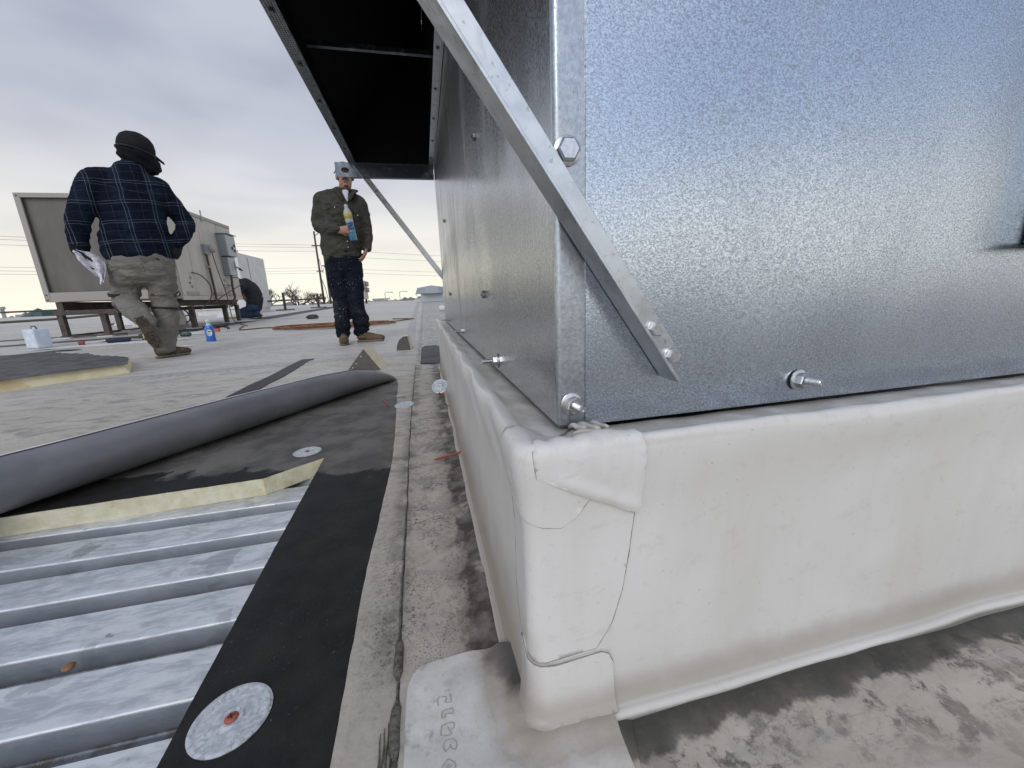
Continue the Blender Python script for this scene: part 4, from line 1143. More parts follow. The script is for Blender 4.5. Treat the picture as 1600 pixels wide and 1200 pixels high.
def cloth(h, base, var, rough=.9, wear=None):
    def fn(t):
        p = t.obj(); a = t.noise(p, 7, 4, .6); b = t.noise(p, 320, 2)
        c = t.mix(a.step(.3, .7), base, var)
        if wear: c = t.mix(t.noise(t.warp(p, 14, .04), 13, 5, .7).step(.55, .68) * .6, c, wear)
        return dict(color=c, rough=rough, spec=.2, normal=t.bump(b * .15 + t.noise(t.scale(t.warp(p, 7, .05), (1, 1, 2.2)), 9, 4, .62) * 2.2, .022, .8))
    return mat(h, fn)
M_skin = mat('skin', lambda t: dict(color=t.mix(t.noise(t.obj(), 40, 3), (.33, .165, .11), (.42, .23, .16)), rough=.5))
M_skindark = mat('beard_stubble', lambda t: dict(color=(.055, .038, .03), rough=.8))
M_lip = mat('lip', lambda t: dict(color=(.26, .11, .09), rough=.5))
M_boot = cloth('tan_boot_leather', (.095, .064, .038), (.16, .115, .072), .75, (.22, .19, .15))
M_sole = mat('boot_sole', lambda t: dict(color=t.mix(t.noise(t.obj(), 60, 4, .7).step(.35, .65), (.045, .032, .024), (.13, .10, .08)), rough=.85))
M_soleedge = mat('boot_welt', lambda t: dict(color=(.22, .19, .15), rough=.8))
M_khaki = cloth('khaki_work_trousers', (.175, .165, .14), (.235, .222, .19), .92, (.30, .285, .25))
M_blackcloth = mat('black_fleece', lambda t: dict(color=t.mix(t.noise(t.obj(), 30, 4, .6), (.006, .006, .007), (.016, .016, .018)), rough=.92, spec=.15, normal=t.bump(t.noise(t.obj(), 60, 4, .6), .006, .6)))
M_strap = mat('black_strap', lambda t: dict(color=(.010, .010, .012), rough=.6))
def m_plaid(t):
    p = t.obj(); x, y, z = t.xyz(t.warp(p, 5, .035))
    def line(u, per, off, w): 
        return (((u / per + off).frac() - .5).abs()).step(w, w * .45)
    # slanted across the back
    u = x + z * .05; v = z + x * -.10
    base = t.mix(line(u, .21, .2, .26) , (.007, .010, .020), (.010, .018, .030))
    base = t.mix(line(v, .19, .1, .22) * .6, base, (.007, .010, .020))
    wv = (line(u, .175, .00, .014) + line(u, .175, .115, .014)).sat() * .70
    wv2 = line(u, .175, .5, .010) * .22
    wh = (line(v, .150, .00, .013) + line(v, .150, .13, .013)).sat() * .70
    wh2 = line(v, .150, .55, .010) * .22
    c = t.mix((wv.max(wh)).max(wv2.max(wh2)), base, (.13, .15, .185))
    return dict(color=c, rough=.95, spec=.1, normal=t.bump(t.noise(t.scale(t.warp(p, 6, .06), (1, 1, 2.0)), 8, 4, .62) * 2.2, .022, .8))
M_plaid = mat('navy_plaid_flannel', m_plaid)
def boot(parent, heel, toe_dir, up=(0, 0, 1), S_=1., name='boot'):
    """work boot: sole, welt and upper; heel = bottom of the heel"""
    f = Vector(toe_dir).normalized(); u = Vector(up); u = (u - f * u.dot(f)).normalized(); s_ = u.cross(f)
    M = Matrix((s_, f, u)).transposed(); h = Vector(heel)
    def T(p): return h + M @ (Vector(p) * S_)
    m = MB()
    capsule(m, [T((0, .055, .07)), T((0, .13, .062)), T((0, .21, .050)), T((.004, .262, .044))], [(.040 * S_, .046 * S_), (.043 * S_, .046 * S_), (.048 * S_, .034 * S_), (.042 * S_, .030 * S_)], 14, s_)
    capsule(m, [T((0, .05, .06)), T((0, .055, .16))], [(.041 * S_, .047 * S_), (.047 * S_, .055 * S_)], 14, s_)
    b = skinned(name, m, M_boot, parent, .009, 4)
    prof_ = [(-.036, .012), (-.040, .06), (-.036, .11), (-.046, .18), (-.046, .235), (-.030, .278), (0, .292), (.030, .280), (.047, .235), (.048, .18), (.038, .11), (.040, .06), (.036, .012), (.018, -.004), (-.018, -.004)]
    for nm, z0, z1, k, mm in (('sole', .0, .018, .90, M_sole), ('welt', .018, .028, .93, M_soleedge)):
        m = MB(); a = [T((x * k, .14 + (y - .14) * k, z0)) for x, y in prof_]; c = [T((x * k, .14 + (y - .14) * k, z1)) for x, y in prof_]; n = len(a)
        m.add(a + c, [tuple(range(n - 1, -1, -1)), tuple(range(n, 2 * n))] + [(i, (i + 1) % n, (i + 1) % n + n, i + n) for i in range(n)]); so_ = m.build(nm, mm, b)
        if nm == 'sole':
            m = MB()
            for j in range(13):
                yy = .005 + j * .0215
                if .085 < yy < .125: continue
                w_ = .030 if yy < .09 else .036
                if yy > .24: w_ = .024
                for sx in (-1, 0, 1):
                    m.box(T((sx * w_ * .78, yy, -.0035)), (w_ * .60 * S_, .0135 * S_, .007 * S_), M)
            o = m.build('tread', M_sole, b); props(o, kind='stuff')
    return b
def hand(parent, wrist, direc, palm_n, m_, curl=.6, S_=1., name='hand', thumb=1, spread=0.):
    """palm with four jointed fingers and a thumb; palm_n = direction the palm faces"""
    d_ = Vector(direc).normalized(); n_ = Vector(palm_n); n_ = (n_ - d_ * n_.dot(d_)).normalized(); s_ = d_.cross(n_) * thumb
    w_ = Vector(wrist); m = MB()
    P = lambda a, b, c: w_ + (d_ * a + s_ * b + n_ * c) * S_
    capsule(m, [P(-.03, 0, 0), P(.03, 0, 0), P(.085, 0, 0)], [(.026 * S_, .020 * S_), (.036 * S_, .017 * S_), (.039 * S_, .014 * S_)], 12, s_)
    for k, L in enumerate((.072, .080, .074, .058)):
        b = .029 - .0195 * k; a = .09 if k < 3 else .082; q = P(a, b, 0); P_ = [P(a - .03, b * .9, 0), q]; ang = 0
        for j, fr in enumerate((.45, .31, .24)):
            ang += curl * (.9 if j else .7); q = q + (d_ * math.cos(ang) + n_ * math.sin(ang)) * L * fr * S_ + s_ * spread * (1.5 - k) * .004; P_.append(q)
        capsule(m, P_, [.0098 * S_, .0095 * S_, .0088 * S_, .0080 * S_, .0068 * S_], 8)
    q0 = P(.02, .022, .004); q1 = P(.048, .044, .016 + .01 * curl); q2 = P(.075, .048, .026 + .022 * curl); q3 = P(.092, .042, .030 + .034 * curl)
    capsule(m, [q0, q1, q2, q3], [.014 * S_, .012 * S_, .0105 * S_, .008 * S_], 8)
    return skinned(name, m, m_, parent, .0042, 2)
def face_frame(a_left): pass

# ---- man walking away, seen from behind -------------------------------------------------
B1 = Vector((-2.30, 3.95, 0)); rz1 = math.atan2(.503, .864)   # local x = right in view, y = away
M_capcrown = mat('black_cap_cloth', lambda t: dict(color=t.mix(t.noise(t.obj(), 30, 4, .6), (.010, .010, .011), (.022, .022, .024)), rough=.9, spec=.2, normal=t.bump(t.noise(t.obj(), 40, 4, .6), .006, .6)))
man = thing('person', B1, 'person walking away in a navy plaid shirt, khaki trousers and black hooded cap', 'person', rz=rz1)
def folds1(p):
    q = Vector((p.x * 7, p.y * 7, p.z * 14)); return .010 * noise.fractal(q, 1, 2, 3) + .006 * noise.fractal(Vector((p.x * 22, p.y * 22, p.z * 34)), 1, 2, 2)
# body (head, neck, torso, arms) in one surface under the clothes
m = MB()
hd = Vector((.166, .045, 1.668))
ellip(m, hd + Vector((0, 0, .0)), (.078, .098, .115)); capsule(m, [(.125, .02, 1.50), (.155, .04, 1.58), hd - Vector((0, .01, .05))], [.062, .057, .06])
capsule(m, [(.03, .0, .88), (.03, .0, 1.1), (.06, .01, 1.36), (.10, .02, 1.45)], [(.12, .08), (.12, .08), (.12, .08), (.06, .05)])
capsule(m, [(-.09, .01, 1.39), (-.25, -.015, 1.15), (-.295, -.02, .92)], [.035, .03, .026])
capsule(m, [(.20, .01, 1.39), (.37, .04, 1.18), (.30, -.015, .98)], [.035, .03, .026])
capsule(m, [(-.06, 0, .80), (-.128, .095, .53), (-.07, -.11, .37)], [.06, .035, .03]); capsule(m, [(.11, 0, .80), (.112, .03, .48), (.06, .0, .10)], [.06, .04, .03])
skinned('body', m, M_skin, man, .012, 4)
# shirt
m = MB()
capsule(m, [(.028, .0, .865), (.028, .0, .95), (.045, .005, 1.10), (.058, .01, 1.27), (.070, .01, 1.38), (.092, .012, 1.45)],
        [(.222, .150), (.226, .155), (.205, .145), (.212, .145), (.200, .125), (.13, .095)], 22)
capsule(m, [(-.060, .0, 1.455), (-.125, -.002, 1.425), (-.17, -.005, 1.37)], [.075, .090, .075])
capsule(m, [(.17, .01, 1.455), (.235, .015, 1.42), (.27, .02, 1.36)], [.075, .090, .078])
capsule(m, [(-.145, 0, 1.40), (-.215, -.01, 1.25), (-.265, -.02, 1.12), (-.290, -.02, 1.02), (-.300, -.02, .925)], [.088, .084, .074, .066, .058])
capsule(m, [(.245, .015, 1.40), (.315, .03, 1.29), (.375, .045, 1.175)], [.088, .080, .072]); capsule(m, [(.378, .045, 1.165), (.350, .0, 1.07), (.290, -.02, .985)], [.072, .064, .054])
capsule(m, [(.070, .015, 1.44), (.095, .02, 1.50), (.118, .03, 1.545)], [(.150, .105), (.118, .098), (.098, .092)])
def folds_s(p):
    q = Vector((p.x * 8, p.y * 8, p.z * 16 + p.x * 9)); a = .009 * noise.fractal(q, 1, 2, 2)
    a += .006 * math.sin(p.z * 60 + p.x * 25 + 5 * noise.noise(Vector(p) * 5)) * smoothstep(1.22, 1.0, p.z) * (1 - .75 * smoothstep(.17, .24, abs(p.x - .03)))
    return a
sh = skinned('plaid_shirt', m, M_plaid, man, .011, 6, folds_s)
# hanging cuff and yoke seam
m = MB(); capsule(m, [(-.30, -.02, .93), (-.303, -.02, .90)], [.058, .056]); skinned('cuff', m, M_blackcloth, sh, .010, 3)
m = MB(); m.tube([(-.17, -.115, 1.375), (-.08, -.142, 1.365), (.03, -.152, 1.345), (.13, -.148, 1.335), (.26, -.105, 1.355)], .003, 6); m.build('yoke_seam', M_strap, sh)
# trousers
m = MB()
capsule(m, [(.030, .0, .91), (.032, .0, .84), (.034, .0, .76)], [(.198, .140), (.215, .150), (.205, .140)], 20)
capsule(m, [(-.062, .0, .80), (-.095, .055, .67), (-.128, .105, .545)], [(.118, .122), (.110, .11), (.092, .095)])
capsule(m, [(-.130, .105, .535), (-.100, .0, .445), (-.045, -.115, .365), (-.028, -.15, .34)], [.088, .090, .075, .066])
capsule(m, [(.128, .0, .80), (.122, .02, .65), (.116, .035, .50)], [(.118, .122), (.108, .11), (.090, .095)])
capsule(m, [(.116, .035, .50), (.105, .03, .36), (.075, .01, .22), (.050, -.01, .115)], [.088, .092, .080, .078])
def folds_t(p):
    return .009 * noise.fractal(Vector((p.x * 9, p.y * 9, p.z * 19)), 1, 2, 3) + .006 * math.sin(p.z * 60 + 4 * noise.noise(Vector(p) * 7)) * smoothstep(.5, .3, abs(p.z - .50) * 3)
tr = skinned('trousers', m, M_khaki, man, .011, 5, folds_t)
m = MB(); m.box((.185, -.147, .80), (.022, .006, .028)); m.build('pocket_label', mat('leather_patch', lambda t: dict(color=(.11, .085, .06), rough=.7)), tr)
m = MB(); m.tube([(.033, -.148, .86), (.032, -.158, .78), (.03, -.11, .70)], .0028, 6); m.build('back_seam', M_khaki, tr)
def band(c, r, tilt, w_=.020, name='knee_strap', parent=tr, m_=M_strap):
    m = MB(); rot = Matrix.Rotation(tilt[0], 3, 'X') @ Matrix.Rotation(tilt[1], 3, 'Y'); n = 28; v = []; f = []
    for k in range(n):
        a = 2 * PI * k / n
        for rr_, zz_ in ((0, -w_ / 2), (.006, -w_ / 2), (.006, w_ / 2), (0, w_ / 2)):
            v.append(Vector(c) + rot @ Vector(((r[0] + rr_) * math.cos(a), (r[1] + rr_) * math.sin(a), zz_)))
    for k in range(n):
        for j in range(4): f.append((k * 4 + j, k * 4 + (j + 1) % 4, ((k + 1) % n) * 4 + (j + 1) % 4, ((k + 1) % n) * 4 + j))
    m.add(v, f); return m.build(name, m_, parent)
band((.117, .032, .545), (.090, .096), (.0, .10)); band((.111, .032, .435), (.089, .094), (0, .12))
band((-.128, .090, .565), (.092, .096), (.15, -.05), .026); band((-.105, .02, .46), (.090, .094), (1.0, .25))
m = MB(); m.tube([(.21, -.03, .43), (.245, -.035, .40), (.262, -.035, .36), (.255, -.035, .315), (.225, -.035, .30)], .007, 6); m.build('strap_tail', M_strap, tr)
m = MB(); m.tube([(.205, -.03, .555), (.225, -.035, .575), (.232, -.035, .55), (.215, -.035, .53)], .0065, 6); m.build('strap_tail', M_strap, tr)
boot(man, (-.030, -.020, .0), (.86, .50, 0))
# lifted boot: sole towards the camera, toe hanging down to the right
boot(man, (-.070, -.235, .375), (.27, .08, -.95), (.10, .98, .12), .98)
# hood-flapped cap
m = MB()
ellip(m, hd + Vector((-.002, -.008, -.005)), (.108, .118, .098)); capsule(m, [hd + Vector((-.02, -.010, .0)), hd + Vector((.012, -.006, -.040)), hd + Vector((.045, .0, -.075))], [(.108, .106), (.104, .100), (.080, .080)])
capsule(m, [hd + Vector((.05, .02, .0)), hd + Vector((.085, .03, -.07))], [(.060, .07), (.055, .055)])
cp_ = skinned('hooded_cap', m, M_blackcloth, man, .009, 3, lambda p: .006 * noise.fractal(Vector((p.x * 16, p.y * 16, p.z * 26 + p.x * 12)), 1, 2, 3) + .004 * math.sin(p.z * 110 + p.x * 55))
Rc = Matrix.Rotation(.22, 3, 'Y')
m = MB(); m.lathe([(.112, -.035), (.119, .0), (.117, .035), (.104, .072), (.078, .100), (.040, .117), (0, .122)], 28, hd + Vector((.0, .004, .045)), Rc)
for v in m.v:
    q_ = v - hd; v.y = hd.y + q_.y * 1.08; v += (v - hd).normalized() * .004 * noise.noise(v * 16)
cr_ = m.build('cap_crown', M_capcrown, cp_, smooth=True)
m = MB(); P_ = [hd + Vector((0, .004, .045)) + Rc @ Vector((.121 * math.cos(a), .130 * math.sin(a), -.030)) for a in [k * PI / 16 for k in range(33)]]; m.tube(P_, .006, 6); m.build('cap_band', M_strap, cr_)
m = MB(); a = hd + Vector((.105, .05, .010)); m.add([a + Vector(p) for p in ((0, -.05, .015), (0, .06, .02), (.062, .05, -.030), (.058, -.02, -.035), (0, -.05, .008), (0, .06, .012), (.060, .05, -.036), (.056, -.02, -.041))], [(0, 1, 2, 3), (7, 6, 5, 4), (0, 4, 5, 1), (1, 5, 6, 2), (2, 6, 7, 3), (3, 7, 4, 0)])
m.build('cap_peak', M_blackcloth, cp_)
m = MB(); a = hd + Vector((-.105, .02, .015)); m.add([a, a + Vector((-.022, .01, -.006)), a + Vector((.01, .0, -.018)), a + Vector((0, .04, 0))], [(0, 1, 2), (0, 2, 3), (0, 3, 1), (1, 3, 2)]); m.build('strap_end', M_strap, cp_)
for dz_ in (-.035, -.055):
    m = MB(); ellip(m, hd + Vector((.075 + dz_ * .1, -.068, dz_ - .01)), (.004, .003, .003), n=8); m.build('eyelet', M_zinc, cp_)
M_glove = mat('black_glove', lambda t: dict(color=(.010, .010, .011), rough=.7))
hand(man, (-.303, -.02, .885), (.06, -.02, -1), (1, .2, 0), M_glove, .75, 1.05, 'glove', 1)
hand(man, (.300, -.02, .985), (-.35, .05, -.75), (-.3, .9, 0), M_glove, .45, 1.10, 'glove', -1)
# tissue in the hand
rag_ = thing('tissue', B1 + Matrix.Rotation(rz1, 3, 'Z') @ Vector((-.285, -.05, .87)), 'crumpled white tissue held in the gloved hand of the plaid-shirted person', 'tissue', rz=rz1)
gw, gh = 10, 22; V = []; F = []
for j in range(gh + 1):
    t_ = j / gh; cx_ = -.045 + .125 * math.sin(t_ * 1.9) - .02 * t_; cz_ = .018 - .245 * t_ ** 1.25; w_ = .024 + .075 * math.sin(min(1, t_ * 1.15) * PI) ** 1.2 * (1 if t_ < .8 else 1)
    for i in range(gw + 1):
        u = i / gw - .5; V.append((cx_ + u * w_ * 1.1 + .008 * fbm(t_ * 2, u * 3, 0, 2), -.018 + .020 * math.sin(u * 9 + t_ * 7) + .012 * fbm(t_ * 3, u * 4, 2, 2), cz_ + u * w_ * .55 + .010 * fbm(t_ * 3, u * 2, 4, 2)))
for j in range(gh):
    for i in range(gw): F.append((j * (gw + 1) + i, j * (gw + 1) + i + 1, (j + 1) * (gw + 1) + i + 1, (j + 1) * (gw + 1) + i))
o = link('tissue_sheet', mesh('tissue_sheet', V, F, False), mat('white_tissue', lambda t: dict(color=t.mix(t.noise(t.obj(), 60, 4).step(.4, .7), (.72, .71, .76), (.55, .54, .60)), rough=.9)), rag_)
md = o.modifiers.new('t', 'SOLIDIFY'); md.thickness = .0015

# ---- man standing with the bottle, facing the camera -------------------------------------
B2 = Vector((-.72, 4.25, 0)); rz2 = math.atan2(.167, .986)
man2 = thing('person', B2, 'person in an olive work jacket and paint-spotted navy trousers standing and holding a blue bottle', 'person', rz=rz2)
M_olive = cloth('olive_canvas', (.047, .046, .036), (.075, .073, .058), .92, (.10, .10, .08))
def m_navy(t):
    p = t.obj(); x, y, z = t.xyz(p)
    c = t.mix(t.noise(p, 8, 4, .6).step(.3, .7), (.005, .007, .013), (.010, .014, .024))
    dust = t.noise(t.warp(p, 9, .05), 10, 4, .6).step(.46, .62) * (z - .36).abs().step(.22, .04)
    c = t.mix(dust * .35, c, (.06, .065, .06))
    sp = t.voro(t.warp(p, 50, .012), 34, 'F1').step(.17, .10) * t.noise(p, 6, 2).step(.50, .60) * z.step(.98, .6).max(.15)
    sp2 = t.voro(p, 60, 'F1').step(.16, .10) * t.noise(p, 9, 2).step(.54, .60)
    c = t.mix((sp + sp2).sat() * .8, c, (.42, .44, .46))
    return dict(color=c, rough=.9, spec=.15, normal=t.bump(t.noise(t.scale(t.warp(p, 7, .05), (1, 1, 1.8)), 9, 4, .62) * 2.2, .02, .8))
M_navy = mat('paint_spotted_navy_denim', m_navy)
h2 = Vector((.094, -.005, 1.592))
m = MB()
# head with brow, nose, jaw and ears; y negative = towards the camera
ellip(m, h2 + Vector((0, .01, .03)), (.074, .092, .090)); ellip(m, h2 + Vector((0, -.022, -.050)), (.058, .062, .075)); ellip(m, h2 + Vector((.0, -.040, -.098)), (.036, .040, .030))
capsule(m, [h2 + Vector((0, -.080, .015)), h2 + Vector((0, -.100, -.022))], [.010, .0145], 8); ellip(m, h2 + Vector((0, -.078, -.058)), (.024, .016, .014))
for sx in (-1, 1):
    ellip(m, h2 + Vector((sx * .074, .012, -.008)), (.010, .020, .030)); ellip(m, h2 + Vector((sx * .030, -.068, -.012)), (.022, .018, .016)); ellip(m, h2 + Vector((sx * .014, -.094, -.028)), (.009, .009, .007))
    capsule(m, [h2 + Vector((sx * .012, -.084, .032)), h2 + Vector((sx * .048, -.070, .030))], [.009, .008], 8)
capsule(m, [h2 + Vector((-.02, .02, -.13)), h2 + Vector((0, .012, -.06))], [.056, .056])
capsule(m, [(.0, .0, .88), (.01, .0, 1.1), (.03, .0, 1.30), (.06, .0, 1.38)], [(.11, .07), (.10, .07), (.11, .07), (.06, .05)])
capsule(m, [(-.11, 0, 1.31), (-.185, .012, 1.15), (-.035, -.155, 1.08)], [.035, .03, .024]); capsule(m, [(.17, 0, 1.31), (.232, .012, 1.12), (.214, -.035, .93)], [.035, .03, .024])
capsule(m, [(-.08, 0, .80), (-.092, -.01, .46), (-.11, .01, .10)], [.05, .035, .03]); capsule(m, [(.06, 0, .80), (.053, -.01, .45), (.055, .03, .10)], [.05, .035, .03])
bd2 = skinned('body', m, M_skin, man2, .0065, 2)
def thin(name, m_, mt, parent): return m_.build(name, mt, parent, smooth=True)
m = MB(); capsule(m, [h2 + Vector((-.030, -.083, -.052)), h2 + Vector((-.012, -.097, -.0435)), h2 + Vector((.012, -.097, -.0435)), h2 + Vector((.030, -.083, -.054))], [.004, .0065, .0065, .004], 8); thin('moustache', m, M_skindark, bd2)
m = MB(); capsule(m, [h2 + Vector((-.018, -.090, -.063)), h2 + Vector((0, -.0965, -.0625)), h2 + Vector((.018, -.090, -.063))], [.003, .0052, .003], 8); thin('mouth', m, M_lip, bd2)
m = MB(); ellip(m, h2 + Vector((0, -.071, -.104)), (.022, .012, .014), n=12)
thin('beard', m, M_skindark, bd2)
for sx in (-1, 1):
    m = MB(); ellip(m, h2 + Vector((sx * .030, -.080, -.008)), (.013, .009, .008), n=12); e_ = thin('eye', m, mat('eye_white', lambda t: dict(color=(.6, .57, .53), rough=.3)) if sx < 0 else bpy.data.materials['eye_white'], bd2)
    m = MB(); ellip(m, h2 + Vector((sx * .030, -.0875, -.009)), (.0055, .003, .0055), n=10); thin('iris', m, M_skindark, e_)
    m = MB(); capsule(m, [h2 + Vector((sx * .014, -.090, .012)), h2 + Vector((sx * .046, -.079, .011))], [.004, .003], 6); thin('eyebrow', m, M_skindark, bd2)
m = MB(); ellip(m, h2 + Vector((0, .018, .045)), (.082, .100, .083)); ellip(m, h2 + Vector((0, .04, .01)), (.078, .080, .080))
M_capgrey = cloth('grey_cap_cloth', (.022, .025, .030), (.040, .045, .052), .9)
c2 = skinned('cap', m, M_capgrey, man2, .008, 3)
V = []; F = []
for j in range(5):
    for i in range(13):
        a = PI + PI * i / 12; r_ = .078 + .062 * j / 4 * abs(math.sin(a)) ** .7
        V.append(h2 + Vector((math.cos(a) * (.078 + .004 * j), .0 + math.sin(a) * r_ * 1.05 + .0, .036 - .012 * j / 4 - .010 * abs(math.cos(a)))))
for j in range(4):
    for i in range(12): F.append((j * 13 + i, j * 13 + i + 1, (j + 1) * 13 + i + 1, (j + 1) * 13 + i))
o = link('cap_peak', mesh('cap_peak', V, F, True), M_capgrey, c2); md = o.modifiers.new('t', 'SOLIDIFY'); md.thickness = .004
# jacket
m = MB()
capsule(m, [(-.022, .0, .875), (-.018, .0, .97), (.005, .0, 1.12), (.022, .0, 1.25), (.032, .0, 1.34), (.050, .0, 1.40)],
        [(.178, .135), (.186, .140), (.190, .142), (.198, .142), (.180, .12), (.11, .09)], 22)
capsule(m, [(-.055, 0, 1.405), (-.13, 0, 1.365), (-.155, 0, 1.31)], [.065, .082, .072]); capsule(m, [(.13, 0, 1.395), (.19, 0, 1.345), (.21, 0, 1.30)], [.062, .078, .07])
capsule(m, [(-.135, 0, 1.35), (-.175, .01, 1.25), (-.190, .015, 1.15)], [.076, .070, .066]); capsule(m, [(-.188, .01, 1.145), (-.125, -.075, 1.115), (-.045, -.150, 1.085)], [.066, .062, .050])
capsule(m, [(.195, 0, 1.34), (.222, .01, 1.22), (.232, .015, 1.12)], [.072, .066, .060]); capsule(m, [(.232, .012, 1.12), (.228, -.01, 1.02), (.216, -.03, .94)], [.060, .055, .048])
jk = skinned('work_jacket', m, M_olive, man2, .010, 5, lambda p: .011 * noise.fractal(Vector((p.x * 8, p.y * 8, p.z * 15 + abs(p.x) * 14)), 1, 2, 3) + .004 * math.sin(p.z * 95 + 5 * noise.noise(Vector(p) * 7)) * (1 - smoothstep(.10, .17, abs(p.x - .02))))
m = MB()
for sx, x0 in ((-1, -.005), (1, .125)): capsule(m, [(x0 + .05 - sx * .045, .03, 1.475), (x0 + .03 + sx * .012, -.055, 1.455), (.078 + sx * .048, -.105, 1.400), (.075 + sx * .030, -.130, 1.355)], [(.012, .03), (.013, .036), (.012, .032), (.007, .016)], 10, (0, 0, 1))
skinned('collar', m, cloth('brown_cord_collar', (.045, .036, .026), (.07, .055, .04), .95), jk, .007, 2)
m = MB(); capsule(m, [(.080, -.065, 1.445), (.083, -.095, 1.395), (.088, -.112, 1.345)], [(.034, .016), (.022, .010), (.006, .005)], 12); skinned('undershirt', m, mat('white_undershirt', lambda t: dict(color=(.55, .55, .58), rough=.9)), jk, .007, 2)
def on_front(x, z):  # front surface of the jacket, roughly
    return -.142 * math.sqrt(max(.05, 1 - ((x - .02) / .215) ** 2)) - .004
for P in (([(.083, 1.34), (.068, 1.20), (.045, 1.05), (.040, .93), (.050, .86)]), ([(-.105, 1.262), (-.055, 1.295), (.0, 1.290), (.030, 1.262)]), ([(.115, 1.262), (.16, 1.232), (.195, 1.205)]), ([(-.15, 1.18), (-.02, 1.16), (.045, 1.155)])):
    m = MB(); m.tube([(x, on_front(x, z), z) for x, z in P], .0035, 6); m.build('seam', M_olive, jk)
for x, z in ((-.030, 1.283), (.165, 1.226), (.060, 1.165), (.042, .985), (.042, .93)):
    m = MB(); m.lathe([(0, 0), (.0045, 0), (.0045, .003), (0, .004)], 10, (x, on_front(x, z) - .001, z), Matrix.Rotation(PI / 2, 3, 'X')); m.build('snap_button', M_zinc, jk)
# trousers
m = MB()
capsule(m, [(-.018, .0, .91), (-.018, .0, .84), (-.016, .0, .775)], [(.165, .125), (.172, .13), (.168, .125)], 18)
capsule(m, [(-.092, .0, .80), (-.098, -.010, .62), (-.092, -.015, .46)], [(.098, .108), (.090, .098), (.078, .085)]); capsule(m, [(-.092, -.015, .46), (-.098, .0, .30), (-.105, .005, .19), (-.112, .005, .105)], [.078, .076, .075, .066])
capsule(m, [(.062, .0, .80), (.058, -.005, .62), (.052, -.015, .45)], [(.098, .108), (.090, .098), (.078, .085)]); capsule(m, [(.052, -.015, .45), (.058, .01, .31), (.078, .03, .20), (.052, .035, .115)], [.078, .078, .080, .068])
t2 = skinned('navy_trousers', m, M_navy, man2, .010, 4, lambda p: .008 * noise.fractal(Vector((p.x * 11, p.y * 11, p.z * 16)), 1, 2, 3) + .006 * math.sin(p.z * 70 + 5 * noise.noise(Vector(p) * 7)) * smoothstep(.42, .2, p.z))
boot(man2, (-.105, .055, .0), (-.02, -1, 0)); boot(man2, (.010, .045, .0), (.93, -.30, 0))
# hands: the left in the picture grips the bottle, the other has its thumb in the pocket
hand(man2, (-.020, -.168, 1.078), (.93, -.30, .05), (.25, .85, .10), M_skin, .62, .98, 'hand', -1)
hand(man2, (.212, -.045, .925), (-.42, -.10, -.80), (-.75, .15, .40), M_skin, .40, .98, 'hand', 1)
bt = thing('spray_bottle', B2 + Matrix.Rotation(rz2, 3, 'Z') @ Vector((.098, -.175, .985)), 'clear bottle with yellow label and blue liquid in the hand of the olive-jacketed person', 'bottle', rz=rz2)
bt.rotation_euler = (0, -.10, rz2)
M_blue = mat('blue_liquid', lambda t: dict(color=t.mix(t.noise(t.obj(), 40, 3).step(.35, .65), (.02, .11, .20), (.08, .24, .34)), rough=.12, coat=.6))
M_pale = mat('pale_plastic', lambda t: dict(color=(.38, .40, .39), rough=.35)); M_yel = mat('yellow_label', lambda t: dict(color=t.mix(t.voro(t.obj(), 90).step(.3, .2), (.52, .45, .14), (.50, .26, .07)), rough=.5))
m = MB(); m.lathe([(0, 0), (.033, 0), (.037, .01), (.036, .10), (.0355, .165)], 24); m.build('bottle_body', M_blue, bt, smooth=True, auto=50)
m = MB(); m.lathe([(.0355, .165), (.0362, .17), (.0362, .24), (.030, .268), (.016, .290)], 24); m.build('shoulder', M_pale, bt, smooth=True, auto=50)
m = MB(); m.lathe([(.0372, .195), (.0372, .240), (.0355, .250)], 24); m.build('label', M_yel, bt, smooth=True)
m = MB(); m.box((0, -.0368, .125), (.045, .002, .06)); m.build('lower_label', mat('dark_blue_label', lambda t: dict(color=t.mix(t.voro(t.obj(), 60).step(.3, .25), (.012, .03, .11), (.25, .45, .60)), rough=.4)), bt)
m = MB(); m.lathe([(0, .288), (.017, .288), (.017, .312), (.010, .322), (0, .322)], 16); m.build('cap', M_pale, bt, smooth=True, auto=50)

# ---- kneeling man behind the far corner of the air handler --------------------------------
B3 = Vector((-4.10, 10.86, .127)); rz3 = math.atan2(.353, .936)
kn = thing('person', B3, 'person in dark grey sweatshirt and jeans kneeling behind the beige rooftop unit', 'person', rz=rz3)
M_char = cloth('charcoal_sweatshirt', (.030, .032, .036), (.055, .057, .062), .95)
M_jean = cloth('blue_jeans', (.030, .050, .085), (.055, .085, .13), .9)
m = MB(); ellip(m, (-.36, .15, .80), (.085, .10, .115)); capsule(m, [(-.30, .12, .72), (-.20, .08, .68), (.0, .03, .40)], [.07, .12, .13])
capsule(m, [(.0, 0, .30), (-.28, .02, .12)], [.09, .07]); capsule(m, [(-.28, .10, .06), (.12, .06, .07)], [.05, .04]); capsule(m, [(-.28, -.08, .06), (.12, -.06, .07)], [.05, .04])
capsule(m, [(-.22, -.12, .70), (-.34, -.16, .46), (-.45, -.05, .32)], [.05, .045, .035]); skinned('body', m, M_skin, kn, .016, 3)
m = MB(); capsule(m, [(.03, .0, .36), (.045, .0, .50), (-.01, .02, .68), (-.12, .05, .79), (-.22, .08, .80)], [(.16, .175), (.158, .19), (.16, .20), (.145, .19), (.10, .12)], 18, (0, 1, 0))
